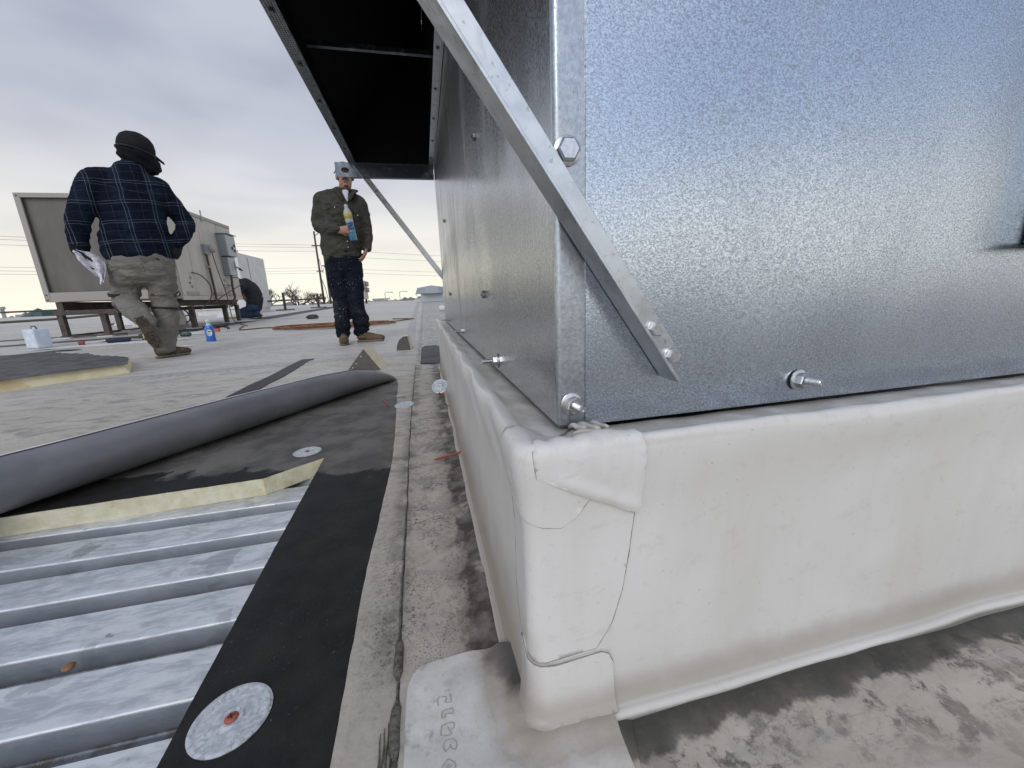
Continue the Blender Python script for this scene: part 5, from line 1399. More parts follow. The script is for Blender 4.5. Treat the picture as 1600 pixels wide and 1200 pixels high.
capsule(m, [(-.17, -.14, .76), (-.30, -.18, .55), (-.40, -.10, .38)], [.085, .072, .055]); capsule(m, [(-.17, .22, .76), (-.34, .25, .52), (-.44, .12, .36)], [.085, .072, .055])
skinned('sweatshirt', m, M_char, kn, .016, 5, lambda p: .016 * noise.fractal(Vector(p) * 9, 1, 2, 3))
m = MB(); capsule(m, [(.02, .0, .34), (.0, .0, .27)], [(.15, .17), (.15, .17)], 16, (0, 1, 0))
for sy in (-.10, .10): capsule(m, [(.0, sy, .25), (-.20, sy, .19), (-.31, sy, .11)], [.10, .09, .08]); capsule(m, [(-.31, sy, .09), (-.10, sy, .085), (.05, sy, .09)], [.075, .075, .062])
skinned('jeans', m, M_jean, kn, .016, 3, lambda p: .010 * noise.fractal(Vector(p) * 12, 1, 2, 3))
for sy in (-.10, .10): boot(kn, (.085, sy, .22), (.12, 0, -1), (-1, 0, -.1), .85)
m = MB(); ellip(m, (-.365, .15, .84), (.10, .12, .09)); skinned('cap', m, M_capgrey, kn, .014, 2)
# ================================================================ rooftop equipment further off
M_beige = mat('beige_painted_steel', lambda t: dict(color=t.mix(t.noise(t.scale(t.obj(), (2, 2, .6)), 3, 4, .6).step(.3, .7), (.46, .43, .37), (.53, .50, .435)), rough=.5))
M_beigeshade = mat('grey_brown_panel', lambda t: dict(color=t.mix(t.noise(t.scale(t.obj(), (2, 2, .5)), 2.2, 5, .65).step(.3, .75), (.115, .108, .094), (.155, .147, .130)), rough=.6))
M_frameb = mat('pale_beige_frame', lambda t: dict(color=(.34, .32, .285), rough=.5))
M_rustst = mat('dark_rack_steel', lambda t: dict(color=t.mix(t.noise(t.obj(), 9, 4, .6).step(.35, .65), (.05, .04, .033), (.095, .075, .058)), rough=.7))
M_greybox = mat('grey_electrical_box', lambda t: dict(color=(.22, .24, .25), rough=.45)); M_greybox2 = mat('light_grey_door', lambda t: dict(color=(.40, .415, .42), rough=.45))
M_cable = mat('brown_cable', lambda t: dict(color=(.07, .05, .038), rough=.6)); M_white = mat('white_paint', lambda t: dict(color=t.mix(t.noise(t.obj(), 5, 4).step(.35, .7), (.62, .62, .61), (.72, .72, .71)), rough=.55))
M_dark = mat('near_black_plastic', lambda t: dict(color=(.015, .015, .016), rough=.5))
ah = thing('air_handler', (-4.7, 8.4, roofz(8.4)), 'long beige rooftop air handler raised on a dark steel rack behind the plaid-shirted person', 'air handler')
AX0, AX1, AY0, AY1, AZ0, AZ1 = -5.46, -3.945, 7.21, 9.90, .600, 2.105
W = True
m = MB(); m.bb((AX0 + .03, AY0 + .45, AZ0 + .01), (AX1 - .004, AY1, AZ1 - .01)); m.build('casing', M_beige, ah, W, bevel=.006)
# open intake end: sloping cheeks, recessed dark panel, pale frame
m = MB(); m.bb((AX0, AY0 + .005, AZ0), (AX0 + .03, AY0 + .47, AZ1)); m.bb((AX1 - .035, AY0 + .005, AZ0), (AX1 - .003, AY0 + .47, AZ1)); m.build('end_cheek', M_frameb, ah, W)
m = MB(); m.bb((AX0 + .03, AY0 + .03, AZ1 - .03), (AX1 - .035, AY0 + .47, AZ1)); m.bb((AX0 + .03, AY0 + .03, AZ0), (AX1 - .035, AY0 + .47, AZ0 + .03)); m.build('end_tray', M_frameb, ah, W)
m = MB(); m.bb((AX0 + .03, AY0 + .05, AZ0 + .03), (AX1 - .035, AY0 + .06, AZ1 - .03)); m.build('end_panel', M_beigeshade, ah, W)
for a, b in (((AX0 - .005, AY0 - .004, AZ0), (AX0 + .065, AY0 + .02, AZ1)), ((AX1 - .07, AY0 - .004, AZ0), (AX1 - .001, AY0 + .02, AZ1)), ((AX0 + .066, AY0 - .003, AZ1 - .062), (AX1 - .071, AY0 + .018, AZ1)), ((AX0 + .066, AY0 - .003, AZ0), (AX1 - .071, AY0 + .018, AZ0 + .135))):
    m = MB(); m.bb(a, b); m.build('frame_rail', M_frameb, ah, W, bevel=.004)
for x_, z_ in ((AX0 + .03, AZ0 + .03), (AX0 + .03, AZ0 + .10), (AX0 + .03, AZ1 - .04)):
    m = MB(); m.box((x_, AY0 - .006, z_), (.02, .005, .02)); m.build('rivet', M_rustst, ah, W)
# side panels with joints, top rail and lifting lug
ys = [7.70, 8.15, 8.62, 9.32, AY1]
for i in range(4):
    m = MB(); m.bb((AX1 - .002, ys[i] + .006, AZ0 + .05), (AX1 + .012, ys[i + 1] - .006, AZ1 - .06 + .0)); m.build('side_panel', M_beige, ah, W, bevel=.004)
m = MB(); m.bb((AX1 - .004, AY0 + .47, AZ1 - .055), (AX1 + .018, AY1, AZ1 + .004)); m.build('top_rail', M_frameb, ah, W); m = MB(); m.bb((AX1 - .004, AY0 + .47, AZ0 - .03), (AX1 + .018, AY1, AZ0 + .045)); m.build('base_rail', M_beige, ah, W)
m = MB(); m.bb((AX1 + .018, 8.78, AZ1 - .10), (AX1 + .03, 8.81, AZ1 + .10)); m.build('lifting_lug', M_frameb, ah, W)
for y_ in (8.02, 9.22):
    for z_ in (.80, .95):
        m = MB(); m.box((AX1 + .02, y_, z_), (.02, .04, .05)); m.build('door_latch', M_frameb, ah, W)
    m = MB(); m.box((AX1 + .016, y_ - .05, .86), (.01, .03, .03)); m.build('latch_hole', M_dark, ah, W)
for y_ in (7.86, 8.72, 9.30):
    m = MB(); m.box((AX1 + .02, y_ + .15, AZ0 + .085), (.012, .36, .05)); m.build('base_slot', M_frameb, ah, W)
# isolator boxes
b = MB(); b.bb((AX1 + .012, 9.24, 1.44), (AX1 + .165, 9.62, 1.86)); bx = b.build('control_box', M_greybox, ah, W, bevel=.006)
m = MB(); m.bb((AX1 + .166, 9.245, 1.445), (AX1 + .185, 9.615, 1.845)); m.build('box_door', M_greybox2, bx); m = MB(); m.bb((AX1 + .0, 9.22, 1.861), (AX1 + .215, 9.64, 1.875)); m.build('box_rain_lip', M_greybox, bx)
for y_, z_ in ((9.42, 1.60), (9.52, 1.66), (9.52, 1.56)):
    m = MB(); m.box((AX1 + .195, y_, z_), (.02, .03, .05)); m.build('switch', M_dark, bx)
b = MB(); b.bb((AX1 + .012, 9.26, 1.06), (AX1 + .125, 9.56, 1.415)); bx = b.build('isolator_box', M_greybox, ah, W, bevel=.006)
m = MB(); m.bb((AX1 + .126, 9.262, 1.065), (AX1 + .145, 9.558, 1.41)); m.build('box_door', M_greybox2, bx)
m = MB(); m.box((AX1 + .15, 9.50, 1.27), (.015, .04, .15)); m.build('switch_plate', M_greybox, bx); m = MB(); m.tube([(AX1 + .16, 9.50, 1.24), (AX1 + .23, 9.53, 1.20), (AX1 + .23, 9.60, 1.17), (AX1 + .17, 9.58, 1.20)], .012, 6); m.build('switch_handle', M_dark, bx)
for k in range(6):
    m = MB(); m.box((AX1 + .147, 9.37, 1.31 - k * .028), (.004, .03, .012)); m.build('printed_letter', M_greybox, bx)
b = MB(); b.bb((AX1 + .012, 8.60, 1.40), (AX1 + .075, 8.74, 1.58)); bx = b.build('outlet_box', M_greybox, ah, W, bevel=.004)
m = MB(); q = Matrix.Rotation(PI / 2, 3, 'Y'); m.lathe([(0, 0), (.075, 0), (.075, .05), (.05, .09), (0, .095)], 16, (AX1 + .06, 8.80, 1.52), q); m.build('outlet_cover', M_frameb, bx)
def cable(P, r=.012, name='cable', m_=M_cable, par=ah, world=True):
    pp_, _ = smooth_path(P, [1] * len(P), 6); m = MB(); m.tube(pp_, r, 7); return m.build(name, m_, par, world, smooth=True)
cx = AX1 + .05
cable([(cx, 8.64, 1.40), (cx, 8.66, 1.0), (cx, 8.68, .62), (cx, 8.62, .50)], .020, 'conduit')
cable([(cx + .06, 9.33, 1.06), (cx + .04, 9.34, .78), (cx + .04, 9.35, .60), (cx + .02, 9.20, .50)], .022, 'conduit')
cable([(cx + .02, 8.82, 1.48), (cx + .04, 8.84, 1.2), (cx + .05, 8.90, .95), (cx + .06, 8.96, .72), (cx + .10, 8.90, .42), (cx + .3, 8.5, .16), (cx + .75, 7.9, .078)], .008)
cable([(cx, 8.02, 1.04), (cx + .02, 8.25, 1.00), (cx + .06, 8.40, .85), (cx + .08, 8.36, .66), (cx + .06, 8.22, .52), (cx + .0, 8.05, .40)], .010)
cable([(cx + .02, 9.42, 1.02), (cx + .08, 9.58, 1.02), (cx + .10, 9.66, .92), (cx + .08, 9.50, .84), (cx + .06, 9.1, .72), (cx + .06, 8.72, .61), (cx + .05, 8.45, .50)], .009)
for y_, z_ in ((8.655, 1.18), (9.337, .86)):
    m = MB(); m.box((cx, y_, z_), (.05, .09, .03)); m.build('conduit_clip', M_frameb, ah, W)
# rack
def zf(y): return roofz(y)
for x_ in (AX0 + .12, AX1 - .18):
    m = MB(); m.bb((x_ - .03, AY0 + .02, AZ0 - .13), (x_ + .05, AY1 + .05, AZ0 - .005)); m.build('rack_rail', M_rustst, ah, W)
for y_ in (7.28, 9.2):
    m = MB(); m.bb((AX0 + .02, y_ - .05, AZ0 - .20), (AX1 - .02, y_ + .05, AZ0 - .132)); m.build('rack_beam', M_rustst, ah, W)
for x_, y_ in ((AX0 + .08, 7.28), (AX0 + .62, 7.28), (AX0 + .08, 8.4), (AX1 - .12, 8.10), (AX1 - .12, 9.30), (AX1 - .12, 9.86), (AX0 + .1, 9.7)):
    m = MB(); z0 = zf(y_)
    m.bb((x_ - .035, y_ - .035, z0 + .012), (x_ + .035, y_ + .035, AZ0 - .132)); lg = m.build('leg', M_rustst, ah, W)
    m = MB(); m.bb((x_ - .10, y_ - .10, z0), (x_ + .10, y_ + .10, z0 + .012)); m.build('leg_foot', M_white, lg)
m = MB(); m.bb((AX0 + .10, AY0 + .02, zf(7.3) + .02), (AX0 + .13, 9.7, zf(7.3) + .05)); m.build('rack_tie', M_rustst, ah, W)
m = MB(); m.bb((AX0 + .02, 7.24, zf(7.3) + .012), (AX0 + .85, 7.30, zf(7.3) + .035)); m.build('rack_tie', M_rustst, ah, W)

# second, white unit behind
ah2 = thing('rooftop_cabinet', (-5.2, 14.6, roofz(14.6)), 'plain white rooftop cabinet standing behind the beige air handler', 'rooftop cabinet')
z0 = roofz(14); m = MB(); v_ = [(-6.9, 13.9, .35), (-5.45, 13.9, .35), (-5.45, 16.0, .35), (-6.9, 16.0, .35), (-6.9, 13.9, 2.05), (-5.45, 13.9, 2.05), (-5.45, 16.0, 2.05), (-6.9, 16.0, 2.05)]
m.add(v_, [(3, 2, 1, 0), (4, 5, 6, 7), (0, 1, 5, 4), (1, 2, 6, 5), (2, 3, 7, 6), (3, 0, 4, 7)]); m.build('casing', M_white, ah2, W, bevel=.02)
for x_ in (-6.5, -5.52):
    m = MB(); m.bb((x_, 14.0, 2.05), (x_ + .06, 14.06, 2.13)); m.build('lifting_lug', M_white, ah2, W)
m = MB(); m.bb((-5.46, 14.6, .5), (-5.44, 14.62, 1.95)); m.build('panel_joint', M_greybox, ah2, W)
m = MB(); m.bb((-6.85, 13.95, z0), (-5.5, 15.95, .35)); m.build('base', M_white, ah2, W)

# condensate line and railing-like pipe run beyond
def piperun(P, r, posts, label, h=.30):
    t = thing('pipe_run', (P[0][0], P[0][1], roofz(P[0][1])), label, 'pipe run')
    m = MB(); m.tube([(x, y, roofz(y) + z) for x, y, z in P], r, 8); m.build('pipe', M_rustst, t, W, smooth=True)
    for x, y, hh in posts:
        m = MB(); z = roofz(y); m.bb((x - .035, y - .035, z + .03), (x + .035, y + .035, z + hh)); p = m.build('post', M_rustst, t, W)
        m = MB(); m.bb((x - .28, y - .12, z), (x + .28, y + .12, z + .035)); m.build('post_foot', M_rustst, p)
    return t
piperun([(-9.5, 13.2, .34), (-6.0, 15.3, .34), (-4.2, 16.6, .36), (-3.9, 17.4, .36)], .028, [(-6.25, 15.4, .42), (-4.95, 15.8, .62), (-4.1, 17.0, .55), (-7.6, 14.5, .36)], 'dark pipe on short posts beside the bare trees behind the kneeling person')
piperun([(-30, 16.0, .28), (-14.5, 20.5, .30), (-9.0, 19.0, .30), (-6.6, 17.5, .30)], .035, [(-22, 18.3, .30), (-12.0, 20.2, .32)], 'long dark pipe across the far left of the roof just under the skyline')
piperun([(-18, 9.5, .10), (-11.0, 12.3, .11), (-9.4, 12.6, .14), (-7.2, 12.4, .26)], .03, [(-13, 11.6, .12)], 'second dark pipe nearer than the skyline pipe behind the white jug')
piperun([(-7.3, 10.8, .40), (-6.9, 10.9, .42), (-6.2, 11.0, .45)], .03, [(-6.9, 10.9, .40)], 'short crooked pipe beneath the beige air handler')
# vent boots under the unit
def cone(x, y, r0, r1, h, label):
    z = roofz(y); m = MB(); m.lathe([(r0, 0), (r0 * .95, .012), (r1 * 1.1, h * .85), (r1, h), (0, h)], 20); o = m.build('vent_boot', M_white, smooth=True, auto=50); o.location = (x, y, z); return props(o, label, 'vent boot', 'white vent boots under the air handler')
cone(-6.55, 10.55, .30, .06, .30, 'white cone-shaped vent boot to the left under the air handler')
cone(-6.0, 10.7, .26, .06, .27, 'white vent boot half hidden behind the walking person')
cone(-5.35, 12.2, .22, .05, .22, 'small white vent boot between the rack legs'); cone(-4.9, 12.6, .22, .05, .22, 'white vent boot furthest right between the rack legs')
t = thing('roof_drain_hood', (-5.25, 9.3, roofz(9.3)), 'squat grey-white bulky curb cover under the middle of the air handler', 'curb cover')
m = MB(); m.box((0, 0, .17), (.75, .5, .34), taper=.85); m.build('cover', M_white, t, bevel=.03)
# far air conditioner and far vent
t = thing('air_conditioner', (-3.42, 24.5, .30), 'small grey rooftop air conditioner far off to the right of the standing person', 'air conditioner')
m = MB(); m.bb((-4.35, 24.0, .55), (-3.30, 25.6, 1.62)); m.build('casing', M_beigeshade, t, W, bevel=.02)
m = MB(); m.bb((-3.299, 24.02, .56), (-3.27, 25.58, 1.60)); m.build('side_panel', M_beige, t, W)
for z_ in (.95, 1.30): m = MB(); m.bb((-3.269, 24.7, z_), (-3.12, 25.2, z_ + .26)); m.build('control_box', M_greybox, t, W)
for x_, y_ in ((-4.2, 24.1), (-3.4, 24.1), (-3.4, 25.4)): m = MB(); m.bb((x_ - .05, y_ - .05, .30), (x_ + .05, y_ + .05, .549)); m.build('leg', M_rustst, t, W)
t = thing('roof_vent', (.42, 18.95, roofz(18.9)), 'grey octagonal mushroom vent standing at the end of the roof', 'roof vent')
M_ventg = mat('vent_grey', lambda tt: dict(color=(.30, .32, .34), rough=.5)); M_ventl = mat('vent_pale', lambda tt: dict(color=(.42, .45, .48), rough=.5))
m = MB(); m.box((0, 0, .20), (1.02, .9, .40)); m.build('vent_throat', M_ventl, t)
m = MB(); m.lathe([(.0, .37), (.80, .37), (.80, .40), (.70, .64), (.0, .74)], 8, (0, 0, 0), Matrix.Rotation(PI / 8, 3, 'Z')); m.build('vent_hood', M_ventg, t)
for sx in (-1, 1): m = MB(); m.bar((sx * .50, -.4, .03), (sx * .74, -.45, .37), .02, .02); m.build('stay', M_ventg, t)
# white plastic pipe lying by the curb end
t = thing('plastic_pipe', (.50, 9.9, roofz(9.9)), 'white plastic pipe with a coupling lying on the roof left of the galvanised unit', 'pipe')
q = Matrix.Rotation(PI / 2, 3, 'Y') ; m = MB(); m.lathe([(.052, 0), (.062, 0), (.062, 1.2), (.0, 1.2)], 20, (-.08, 0, .065), q); m.build('pipe_length', M_white, t, smooth=True, auto=50)
m = MB(); m.lathe([(.052, -.03), (.072, -.03), (.072, .12), (.062, .12)], 20, (-.10, 0, .065), q); m.build('coupling', M_white, t, smooth=True, auto=50)
m = MB(); m.lathe([(0, .0), (.0515, .0)], 20, (-.10, 0, .065), q); m.build('bore', M_dark, t)
m = MB(); m.lathe([(0, .0), (.13, .0), (.12, .06), (.05, .11), (0, .12)], 14); o = m.build('rubber_boot', M_dark, smooth=True); o.location = (.58, 10.35, roofz(10.3) + .02); props(o, 'black domed rubber boot just behind the white plastic pipe', 'rubber boot')

# ================================================================ tools and litter on the roof
def at(n, x, y, label, cat, group=None, rz=0): return thing(n, (x, y, roofz(y)), label, cat, group, rz)
# translucent white jug
t = at('plastic_jug', -4.60, 5.82, 'square translucent white plastic jug standing at the far left of the roof', 'jug', rz=-.35)
M_jug = mat('milky_plastic', lambda tt: dict(color=tt.mix(tt.noise(tt.scale(tt.obj(), (8, 8, 8)), 2, 4).step(.4, .7), (.56, .63, .72), (.68, .73, .80)), rough=.4, sub=.0))
m = MB(); m.box((0, 0, .115), (.17, .15, .23)); m.build('jug_body', M_jug, t, bevel=.014); m = MB(); m.lathe([(0, 0), (.025, 0), (.025, .02), (0, .022)], 14, (-.03, .02, .231)); m.build('jug_cap', M_white, t, smooth=True, auto=40)
m = MB(); m.tube([(-.05, .0, .232), (-.04, 0, .262), (.01, 0, .262), (.03, 0, .232)], .006, 6); m.build('jug_handle', M_dark, t)
# blue bottle
t = at('cleaner_bottle', -2.57, 5.40, 'bright blue cleaning bottle with round white label standing on the roof', 'bottle')
M_bb = mat('bright_blue', lambda tt: dict(color=(.015, .13, .50), rough=.3, coat=.4))
def oval(m, prof, sy=.62):
    k = len(m.v); m.lathe(prof, 24)
    for v in m.v[k:]: v.y *= sy
m = MB(); oval(m, [(0, 0), (.048, 0), (.054, .012), (.050, .06), (.054, .12), (.048, .165), (.032, .188)]); m.build('bottle_body', M_bb, t, smooth=True, auto=50)
m = MB(); oval(m, [(.0325, .188), (.026, .20), (.018, .214), (.018, .228)]); m.build('shoulder', mat('pale_blue_plastic', lambda tt: dict(color=(.40, .58, .74), rough=.3)), t, smooth=True)
m = MB(); m.lathe([(0, .228), (.021, .228), (.021, .250), (.010, .262), (0, .262)], 14); m.build('bottle_cap', M_white, t, smooth=True, auto=40)
m = MB(); m.lathe([(0, 0), (.030, 0), (.030, .003), (0, .003)], 20, (.012, -.034, .105), Matrix.Rotation(PI / 2, 3, 'X') ); 
for v in m.v: v.z = .105 + (v.z - .105) * 1.35
lb = m.build('bottle_label', M_white, t)
m = MB(); m.tube([(.012 + .017 * math.cos(a), -.039, .105 + .024 * math.sin(a)) for a in [PI * .9 + k * .23 for k in range(12)]], .0022, 5); m.build('label_mark', M_bb, lb)
m = MB(); m.box((.012, -.0388, .120), (.030, .0015, .010)); m.build('label_mark', M_dark, lb)
# coil of brown hose
P = []
for k in range(230):
    a = k * .21; rr_ = .40 + .09 * math.sin(a * .37) + .05 * math.sin(a * 1.3); 
    P.append((-1.45 + rr_ * 1.75 * math.cos(a) + .12 * math.sin(k * .02), 6.75 + rr_ * .95 * math.sin(a), roofz(6.75) + .012 + .012 * (k / 60 % 3)))
o = at('air_hose', -1.45, 6.75, 'coil of orange-brown air hose lying behind the standing person', 'hose')
M_hose = mat('orange_brown_hose', lambda tt: dict(color=tt.mix(tt.noise(tt.obj(), 9, 3).step(.35, .65), (.16, .065, .022), (.28, .13, .055)), rough=.55))
m = MB(); m.tube(P, .010, 6); m.build('hose_coil', M_hose, o, W, smooth=True)
cable([(-2.2, 6.9, roofz(6.9) + .01), (-2.6, 7.15, roofz(7.1) + .01), (-2.9, 7.0, roofz(7) + .01), (-3.2, 7.9, .085)], .009, 'hose_tail', M_cable, o)
m = MB(); m.tube([(-1.0, 7.2, roofz(7.2) + .01), (-.5, 7.1, roofz(7.1) + .01), (-.2, 7.5, roofz(7.5) + .01), (-.6, 7.75, roofz(7.7) + .01)], .010, 6); m.build('hose_tail', M_hose, o, W, smooth=True)
# dark lump of wadded membrane
m = MB(); ellip(m, (0, 0, .035), (.13, .09, .06), n=10)
for v in m.v: v *= 1 + .3 * noise.noise(v * 14); v.z = max(0, v.z)
o = m.build('wadded_membrane', M_dark if False else M_rubber); o.location = (-2.4, 9.3, roofz(9.3)); props(o, 'small dark wad of membrane lying on the roof left of the standing person', 'scrap')
# white sheets of cut membrane lying about
def scrap(P, label, m_=M_white, name='membrane_offcut', cat='membrane offcut', lift=.006, group='white membrane offcuts'):
    v, f = sheet(P, .12); c = Vector((sum(p[0] for p in P) / len(P), sum(p[1] for p in P) / len(P), 0)); c.z = roofz(c.y)
    V = [(p.x - c.x, p.y - c.y, roofz(p.y) - c.z + lift + .010 * abs(fbm(p.x, p.y, 1, 5))) for p in v]
    o = link(name, mesh(name, V, f), m_); o.location = c; md = o.modifiers.new('t', 'SOLIDIFY'); md.thickness = .004
    return props(o, label, cat, group)
scrap([(-4.55, 5.45), (-3.2, 5.75), (-2.95, 5.95), (-3.6, 6.0), (-4.3, 5.70)], 'long white membrane offcut in front of the tools')
scrap([(-3.95, 6.75), (-3.3, 6.6), (-2.95, 6.95), (-3.25, 7.15), (-3.7, 7.1)], 'white membrane offcut to the right of the walking person')
scrap([(-4.6, 9.6), (-3.9, 9.4), (-3.5, 9.9), (-4.1, 10.2)], 'white membrane offcut by the knees of the kneeling person')
scrap([(-6.1, 5.2), (-5.3, 5.5), (-5.5, 5.9), (-6.4, 5.6)], 'white membrane offcut in front of the white jug at the left edge')
scrap([(-2.69, 5.0), (-2.57, 4.88), (-2.50, 4.97), (-2.60, 5.05)], 'tiny white scrap in front of the blue bottle', lift=.004)
scrap([(-4.1, 5.22), (-3.85, 5.18), (-3.80, 5.28), (-4.0, 5.30)], 'small black scrap lying beside the long white offcut', M_rubber, 'membrane_scrap', 'scrap', .008, None)
# tools: cordless gun, pouch, clamp, cords
t = at('tool_bag', -3.87, 5.95, 'dark navy roll of tools lying among white offcuts', 'tool roll', rz=.35)
m = MB(); capsule(m, [(-.09, 0, .032), (.09, 0, .032)], [.032, .028]); m.build('tool_roll_body', mat('navy_fabric', lambda tt: dict(color=(.018, .022, .05), rough=.8)), t, smooth=True)
m = MB(); m.bar((.10, 0, .035), (.22, .02, .025), .014, .014); m.build('tool_tip', M_zinc, t)
t = at('heat_gun', -4.15, 5.83, 'red and silver hand tool lying left of the navy tool roll', 'hand tool', rz=.3)
m = MB(); m.box((-.03, 0, .03), (.06, .04, .045)); m.build('grip', mat('red_plastic', lambda tt: dict(color=(.26, .03, .03), rough=.4)), t, bevel=.01); m = MB(); m.bar((.0, 0, .03), (.18, .02, .05), .016, .012); m.build('blade', M_zinc, t)
t = at('power_tool', -3.60, 6.13, 'black power tool with yellow trim lying on its side by the walking person', 'power tool', rz=.4)
m = MB(); capsule(m, [(-.10, 0, .05), (.10, 0, .05)], [.042, .042]); m.box((.08, -.05, .04), (.05, .10, .05)); m.build('tool_body', M_dark, t, smooth=True, auto=40)
m = MB(); m.lathe([(.043, 0), (.045, .0), (.045, .015), (.043, .015)], 14, (-.09, 0, .05), Matrix.Rotation(PI / 2, 3, 'Y')); m.build('trim_ring', M_yel, t)
t = at('cord_reel', -3.30, 6.30, 'green tool with tangled black cord lying behind the lifted boot', 'corded tool', rz=.2)
m = MB(); capsule(m, [(-.04, 0, .03), (.04, 0, .035)], [.025, .03]); m.build('tool_body', mat('green_plastic', lambda tt: dict(color=(.02, .06, .045), rough=.4)), t, smooth=True)
for k in range(3):
    m = MB(); m.tube([(-.05 - .14 * j / 10 * (1 + .2 * k), .06 * math.sin(j * .9 + k * 2), .02 + .035 * abs(math.sin(j * .7 + k))) for j in range(22)], .006, 5); m.build('cord', M_dark, t, smooth=True)
t = at('extension_cord', -3.20, 6.95, 'tangle of black cord with orange plug lying right of the walking person', 'cord')
m = MB(); m.tube([(.14 * math.cos(k * .42) * (1 + .3 * math.sin(k * .9)), .10 * math.sin(k * .42), .03 + .07 * abs(math.sin(k * .31))) for k in range(60)], .007, 5); m.build('cord_loop', M_dark, t, smooth=True)
m = MB(); m.box((.02, -.10, .03), (.12, .06, .05)); m.build('plug', mat('orange_red_plastic', lambda tt: dict(color=(.55, .09, .04), rough=.4)), t, bevel=.01)
m = MB(); m.tube([(-4.6 + .5 * k / 10, 11.2 + .05 * math.sin(k), roofz(11.2) + .02) for k in range(-6, 11)], .03, 6); o = m.build('rope', mat('straw_rope', lambda tt: dict(color=(.45, .34, .14), rough=.8)), smooth=True)
props(o, 'straw-coloured rope lying between the rack legs under the air handler', 'rope')

# ================================================================ beyond the roof
M_bark = mat('bare_bark', lambda tt: dict(color=(.075, .052, .045), rough=.9))
def bare_tree(x, y, h, spread, seed, label, z=-7):
    rnd = random.Random(seed); t = thing('bare_tree', (x, y, z), label, 'tree', 'bare winter trees beyond the roof')
    tm = MB(); cm = MB()
    def seg(m, a, d_, L, r, n=4):
        P = [a]; dd = Vector(d_)
        for k in range(3): dd = (dd + Vector((rnd.uniform(-.18, .18), rnd.uniform(-.18, .18), .06))).normalized(); P.append(P[-1] + dd * L / 3)
        m.tube(P, [r, r * .86, r * .72, r * .58], n, cap=False); return P, dd
    def grow(a, d_, L, r, lev):
        P, dd = seg(cm if lev < 5 else tm, a, d_, L, r, 3 if lev < 3 else 5)
        if lev <= 0: return
        nb = 3 if lev > 1 else 3
        for k in range(nb):
            ax = Vector((rnd.uniform(-1, 1), rnd.uniform(-1, 1), rnd.uniform(-.25, .35))).normalized()
            nd = (dd * .85 + ax * spread).normalized(); grow(P[rnd.choice((2, 3, 3))], nd, L * rnd.uniform(.62, .82), max(.012, r * .58), lev - 1)
    base = 7.2
    tm.tube([(0, 0, 0), (.1, 0, base * .6), (0, .1, base)], [.28, .22, .18], 7)
    for k in range(4):
        a = k * 1.57 + rnd.random(); grow(Vector((0, .1, base - .6 * rnd.random())), Vector((math.cos(a) * .75, math.sin(a) * .75, .62)).normalized(), h * .36, .12, 5)
    tm.build('trunk', M_bark, t, smooth=True); cm.build('crown', M_bark, t); return t
bare_tree(-20.2, 57.5, 2.55, .75, 3, 'bare tree nearest to the white rooftop cabinet')
bare_tree(-17.2, 60.0, 3.0, .8, 5, 'widest bare tree rising behind the post of the dark pipe run')
bare_tree(-14.9, 61.0, 2.1, .75, 11, 'low bare tree to the right of the widest one, left of the utility poles')
bare_tree(-12.6, 66.0, 1.3, .7, 8, 'small bare tree just left of the standing person')
M_pole = mat('weathered_pole', lambda tt: dict(color=(.09, .075, .06), rough=.9)); M_wire = mat('wire', lambda tt: dict(color=(.10, .10, .105), rough=.6))
def upole(x, y, top, label, arms):
    t = thing('utility_pole', (x, y, -7), label, 'utility pole', 'wooden utility poles'); m = MB(); m.tube([(0, 0, 0), (0, 0, top + 7)], [.20, .13], 8); m.build('pole', M_pole, t, smooth=True)
    for z_, w_ in arms: m = MB(); m.bb((-w_, -.06, z_ + 7), (w_, .06, z_ + 7.16)); m.build('crossarm', M_pole, t)
    return t
P1 = upole(-15.55, 68.2, 11.3, 'left utility pole with short crossarms beyond the roof', ((9.1, .62), (5.3, .45)))
m = MB(); m.bar((.0, 0, 17.6), (1.0, 0, 18.3), .08, .08); m.build('bracket', M_pole, P1)
upole(-14.1, 66.0, 11.0, 'right utility pole mostly hidden by the standing person', ((5.9, .5),))
t = thing('guy_wire', (-15.5, 68, -7), 'twisted cable slanting between the two utility poles', 'cable'); m = MB(); m.tube([(0, 0, 11.6), (.7, -1, 9.6), (.9, -1, 7.7)], .05, 5); m.tube([(0.2, 0, 14.2), (.65, -1, 12.0), (1.3, -1.8, 13.2)], .04, 5); m.build('cable_strand', M_pole, t)
def wire(a, b, sag, label):
    P = []
    for k in range(31):
        u = k / 30; p = Vector(a).lerp(Vector(b), u); p.z -= sag * 4 * u * (1 - u); P.append(p)
    m = MB(); c = P[0]; m.tube([p - c for p in P], .020, 4); o = m.build('power_line', M_wire); o.location = c; return props(o, label, 'power line', 'power lines')
for z_, side, nm in ((9.3, .5, 'highest'), (8.9, -.3, 'second highest'), (8.35, .2, 'third'), (5.9, .4, 'fourth'), (5.45, -.2, 'fifth'), (5.1, .2, 'lowest')):
    wire((-70, 50 + side, z_ + 1.0), (-15.5, 68.2 + side * .3, z_), .5, f'{nm} of the power lines crossing the sky left of the poles')
for z_, nm in ((8.6, 'highest'), (7.7, 'second'), (5.9, 'third'), (5.3, 'lowest')):
    wire((-14.1, 66, z_ - .2), (40, 78, z_ - 1.4), .6, f'{nm} of the power lines running right from the poles')
